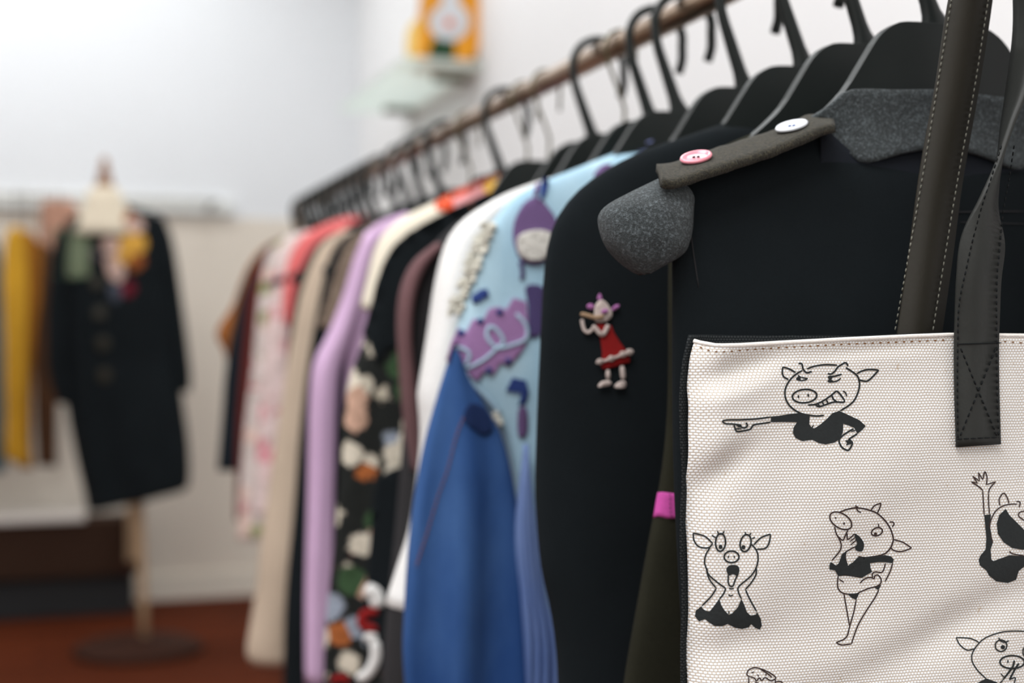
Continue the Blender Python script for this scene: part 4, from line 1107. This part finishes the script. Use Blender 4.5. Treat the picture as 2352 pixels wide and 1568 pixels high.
# ------------------------------------------------------------------ glass wall shelf with a yellow piece
p_near = atX(1112, 140, XR_WALL); zs = p_near.z; yn = p_near.y
xf_ = atY(930, 142, yn).x
yfar = yn + .98
shelf = empty('wall_shelf', (XR_WALL, (yn + yfar) / 2, zs))
tag(shelf, 'pale green glass shelf mounted on the white wall above the rail', 'shelf')
box('glass_shelf', ((xf_ + XR_WALL) / 2, (yn + yfar) / 2, zs - .009), (XR_WALL - xf_, yfar - yn, .018), M['glass'], shelf, bevel=.002)
for y in (yn + .16, yfar - .16):
    box('bracket', (XR_WALL - .06, y, zs - .03), (.12, .02, .024), M['wire'], shelf, bevel=.003)
box('wall_rail', (XR_WALL - .006, (yn + yfar) / 2, zs - .03), (.012, yfar - yn - .1, .03), M['cabtop'], shelf)
YP = yn + .05
pc = atY(1030, 140, YP)
dec = empty('flower_figure', (pc.x, YP + .03, zs))
tag(dec, 'amber yellow piece with a white flower and green stem standing on the glass shelf', 'decoration')
def disc(name, pts, y0, y1, mat, bev=.004):
    P = [Vector(atY(a, b, YP).xz) for a, b in pts]
    o = link(name, extrude_poly([tuple(q) for q in catmull([tuple(p) for p in P], 3, True)], y0, y1), mat, dec, smooth=False, recalc=True); return o
disc('yellow_body', [(968, 138), (962, 90), (975, 20), (985, -60), (1030, -110), (1090, -100), (1112, -30), (1110, 60), (1098, 110), (1082, 138), (1030, 140)], YP, YP + .07, M['amber'])
disc('pale_side_petal', [(946, 130), (944, 80), (952, 50), (972, 38), (975, 80), (968, 132)], YP + .012, YP + .06, M['palegold'])
disc('edge_shade', [(1085, 138), (1100, 100), (1108, 80), (1106, 138)], YP + .02, YP + .07, M['sidegrey'])  # shadow along the right edge, built as a grey piece
disc('white_flower', [(1030, 94), (1000, 84), (986, 58), (992, 28), (1015, 8), (1012, -30), (1030, -60), (1055, -40), (1052, 5), (1072, 28), (1076, 60), (1058, 86)], YP - .006, YP + .002, M['petal'])
disc('flower_centre', [(1030, 66), (1018, 54), (1030, 42), (1042, 54)], YP - .012, YP - .004, M['orange'])
disc('green_stem', [(986, 138), (992, 96), (1010, 88), (1042, 96), (1038, 138)], YP - .005, YP + .004, M['dkgreen'])

# ------------------------------------------------------------------ dress form with black coat
base = atZ(318, 1496, 0.0); YM = base.y; XM = base.x
form = empty('dress_form', (XM, YM, 0)); tag(form, 'cream linen dress form on a pale pole with dark round base', 'dress form')
link('base', lathe([(.20, 0), (.215, .004), (.215, .018), (.19, .030), (.05, .036), (.03, .05), (.02, .05)], (XM, YM, 0), 40), M['basewood'], form)
top = atY(318, 1150, YM)
link('pole', tube((XM + .02, YM, .03), (top.x, YM, top.z + .15), .014), M['pole'], form)
ne = [atY(a, b, YM) for a, b in ((178, 520), (190, 495), (205, 462), (214, 432), (217, 425))]
ce = atY(240, 500, YM).x
zc = [p.z for p in ne]; rc = [.07, .058, .046, .040, .030]
link('neck', lathe([(.120, atY(240, 540, YM).z), (.105, zc[0]), (.086, zc[1]), (.066, zc[2]), (.048, zc[3]), (.020, zc[4])], (ce, YM, 0)), M['formcloth'], form)
z0 = zc[4]; s_ = (atY(240, 360, YM).z - z0)
link('finial', lathe([(.030, z0 - .006), (.032, z0 + .004), (.018, z0 + s_ * .25), (.026, z0 + s_ * .35), (.012, z0 + s_ * .55), (.016, z0 + s_ * .75), (.010, z0 + s_ * .92), (.003, z0 + s_)], (ce, YM, 0), 20), M['finial'], form)
Lm = xz([(192, 484), (165, 500), (146, 520), (138, 600), (140, 700), (142, 820), (150, 920), (168, 1030), (190, 1120), (200, 1172)], YM)
Rm = xz([(290, 470), (330, 482), (365, 498), (385, 560), (395, 680), (405, 820), (425, 950), (434, 1040), (436, 1090), (432, 1118)], YM)
torso = loft(Lm, Rm, YM, [.05, .10, .11, .10, .11, .12], nv=50, nu=56, p=2.1, fold=.012, k=5, seed=31, dip=.07, dipw=.10)
coat = empty('coat', (XM, YM, Lm[-1].y)); tag(coat, 'long black buttoned coat with flower embroidery worn by the dress form', 'coat')
o_tc = link('body', torso, M['black'], coat, solid=.003, recalc=True)
link('sleeve', loft(xz([(148, 520), (122, 560), (108, 680), (106, 800), (112, 870), (132, 925)], YM), xz([(172, 520), (172, 570), (165, 690), (160, 800), (165, 870), (172, 930)], YM), YM - .01, [.04, .055, .05, .045], nv=28, nu=28, p=2, fold=.006, k=3, seed=32), M['black'], coat, solid=.003, recalc=True)
link('sleeve', loft(xz([(355, 500), (352, 570), (362, 690), (375, 800), (385, 860), (392, 900)], YM), xz([(374, 497), (398, 560), (418, 690), (432, 800), (438, 860), (436, 898)], YM), YM - .01, [.04, .055, .05, .045], nv=28, nu=28, p=2, fold=.006, k=3, seed=33), M['black'], coat, solid=.003, recalc=True)
T_tc = Target(o_tc)
ZM = zoomxf(0, 320, 3.136)
def cdec(fn, name, mat, solid=.004, label=None):
    d = Decal(T_tc, ZM, 1 / 3.136); fn(d); return d.build(name, mat, coat, solid, label, split=True)
cdec(lambda d: d.fill([(395, 640), (500, 660), (640, 680), (640, 985), (520, 1000), (385, 980), (380, 800)], off=.004, smooth=False, step=9), 'green_chest_patch', M['sage'], label='pale green banded patch')
def bands(d):
    for y in (650, 755, 870, 985): d.stroke([(385, y - 12), (500, y + 6), (630, y)], 7, off=.008)
cdec(bands, 'green_bands', M['sagedark'], .002)
cdec(lambda d: (d.fill([(860, 720), (940, 670), (1040, 700), (1050, 790), (980, 830), (880, 800)], off=.006), d.fill([(830, 830), (900, 800), (940, 870), (860, 900)], off=.006)), 'yellow_flower', fabric('golden_embroidery', (216, 164, 70), .15), .004)
cdec(lambda d: (d.fill([(750, 720), (830, 700), (860, 790), (800, 830), (745, 800)], off=.006), d.fill([(760, 860), (850, 850), (900, 950), (860, 1030), (790, 990)], off=.006), d.fill([(900, 620), (990, 560), (1040, 640), (960, 680)], off=.006)), 'pale_flower', fabric('pale_rose_embroidery', (206, 176, 164), .12), .004)
cdec(lambda d: (d.fill([(930, 870), (1010, 820), (1040, 890), (980, 950), (930, 930)], off=.006), d.fill([(820, 640), (900, 520), (960, 530), (900, 640)], off=.006)), 'rust_flower', fabric('rust_embroidery', (150, 84, 40), .15), .004)
cdec(lambda d: d.fill([(880, 1060), (930, 1020), (975, 1070), (940, 1130), (885, 1120)], off=.006), 'red_flower', fabric('crimson_embroidery', (112, 24, 42), .12), .004)
cdec(lambda d: d.fill([(790, 1040), (850, 1030), (880, 1100), (840, 1180), (790, 1130)], off=.006), 'grey_leaf', fabric('slate_embroidery', (70, 76, 88), .12), .004)
for c in ((695, 1030), (718, 1250), (742, 1470), (752, 1700)):
    cdec(lambda d: d.ellipse(c, 46, 52, fill=True, off=.006), 'button', fabric('dark_horn_button', (46, 44, 34), .1, .4), .004)
cdec(lambda d: d.ellipse((685, 830), 40, 44, fill=True, off=.006), 'button', fabric('grey_mauve_button', (66, 58, 62), .1, .4), .004)

# ------------------------------------------------------------------ wall rail with clothes at the back left
YW = Y_BACK - .30
zr2 = atY(300, 455, YW).z
x_end = atY(556, 452, YW).x
wr = empty('wall_rail', (x_end - 1.0, Y_BACK, zr2)); tag(wr, 'pale grey wall mounted clothes rail behind the dress form', 'clothes rail')
box('rail_board', (x_end - 1.1, Y_BACK - .02, zr2 + .0), (2.2, .04, .05), plain('pale_grey_board', (222, 224, 220), .7), wr, bevel=.004)
link('rail', tube((x_end - 2.2, YW, zr2), (x_end - .1, YW, zr2), .010), plain('satin_rail', (214, 214, 208), .5, .1), wr)
for x in (x_end - .1, x_end - 1.0, x_end - 2.1):
    link('arm', tube((x, Y_BACK - .02, zr2), (x, YW, zr2), .009), M['steel'], wr)
def back_garment(name, label, cat, L, Rt, mat, Y, seed, t=(.015, .022, .026, .028)):
    A, B = xz(L, Y), xz(Rt, Y)
    g = empty(name, ((A[0].x + B[0].x) / 2, Y, A[-1].y)); tag(g, label, cat, 'clothes on the back wall rail')
    link('body', loft(A, B, Y, list(t), nv=36, nu=40, p=2.2, fold=.010, k=5, seed=seed), mat, g, solid=.003, recalc=True)
    cx_ = (A[0].x + B[0].x) / 2; zt = A[0].y
    pth = [(cx_, YW + .016, zr2 - .012), (cx_, YW + .018, zr2 + .004), (cx_, YW, zr2 + .016), (cx_, YW - .018, zr2 + .002), (cx_, YW - .006, zr2 - .025), (cx_, Y, zt - .04)]
    link('hook', sweep(catmull(pth, 4), .006, .006, Vector((1, 0, 0)), 8), M['steel'], g)
    return g
back_garment('dress', 'bright mustard yellow dress at the left edge', 'dress', [(30, 520), (12, 545), (6, 640), (10, 800), (12, 950), (10, 1050)], [(45, 520), (58, 560), (64, 650), (62, 800), (60, 950), (66, 1075)], M['yellow'], YW - .06, 41)
back_garment('dress', 'darker ochre yellow dress beside the bright mustard one', 'dress', [(52, 530), (48, 560), (50, 700), (50, 900), (44, 1075)], [(70, 530), (95, 575), (92, 690), (78, 800), (72, 1000), (76, 1075)], M['ochre'], YW + .005, 42)
back_garment('coat', 'brown coat hanging between the ochre dress and the dress form', 'coat', [(85, 560), (78, 600), (76, 760), (78, 900), (86, 1068)], [(110, 560), (130, 620), (136, 760), (132, 900), (130, 1070)], M['brown'], YW + .07, 43)
back_garment('blouse', 'rose tan blouse behind the shoulder of the dress form', 'blouse', [(100, 460), (92, 480), (90, 560), (86, 640), (88, 700)], [(160, 460), (178, 478), (190, 560), (195, 640), (195, 700)], M['tan'], YW + .15, 44, (.015, .02, .02, .02))
back_garment('dress', 'teal dress cut off by the left edge of the frame', 'dress', [(-90, 520), (-120, 560), (-126, 700), (-130, 1085)], [(-30, 520), (0, 580), (4, 720), (12, 1085)], M['teal'], YW + .02, 45)

# ------------------------------------------------------------------ low cabinet at the back left
fl = atZ(0, 1450, 0.0); yc0 = atZ(190, 1425, 0).y
ztop = atY(100, 1186, yc0).z; xr_ = atY(196, 1180, yc0).x; xr2 = atY(318, 1330, yc0).x
bench = empty('low_cabinet', ((xr2 - 1.0), (yc0 + Y_BACK - .1) / 2, 0)); tag(bench, 'low dark brown cabinet with white top under the yellow dresses', 'cabinet')
zmid = atY(100, 1332, yc0).z
dp = Y_BACK - .12 - yc0
box('top', (xr_ - .9, yc0 + dp / 2, ztop - .012), (1.8, dp, .024), M['cabtop'], bench, bevel=.004)
box('body', (xr2 - .95, yc0 + dp / 2 + .02, (ztop - .024 + zmid) / 2), (1.9, dp - .04, ztop - .024 - zmid), M['cabinet'], bench, bevel=.006)
box('under_shade', (xr2 - .95, yc0 + dp / 2 + .05, zmid / 2), (1.88, dp - .12, zmid), M['darkvoid'], bench)  # black block standing in for the shaded gap below the body
pz0, pz1 = atY(305, 1150, yc0 - .03), atY(305, 1288, yc0 - .03)
box('end_post', (pz0.x, yc0 - .03, (pz0.z + pz1.z) / 2), (.045, .04, pz0.z - pz1.z), M['pole'], bench, bevel=.004)
box('post_foot', (pz0.x - .01, yc0 - .03, pz1.z - .02), (.08, .06, .04), M['basewood'], bench, bevel=.004)
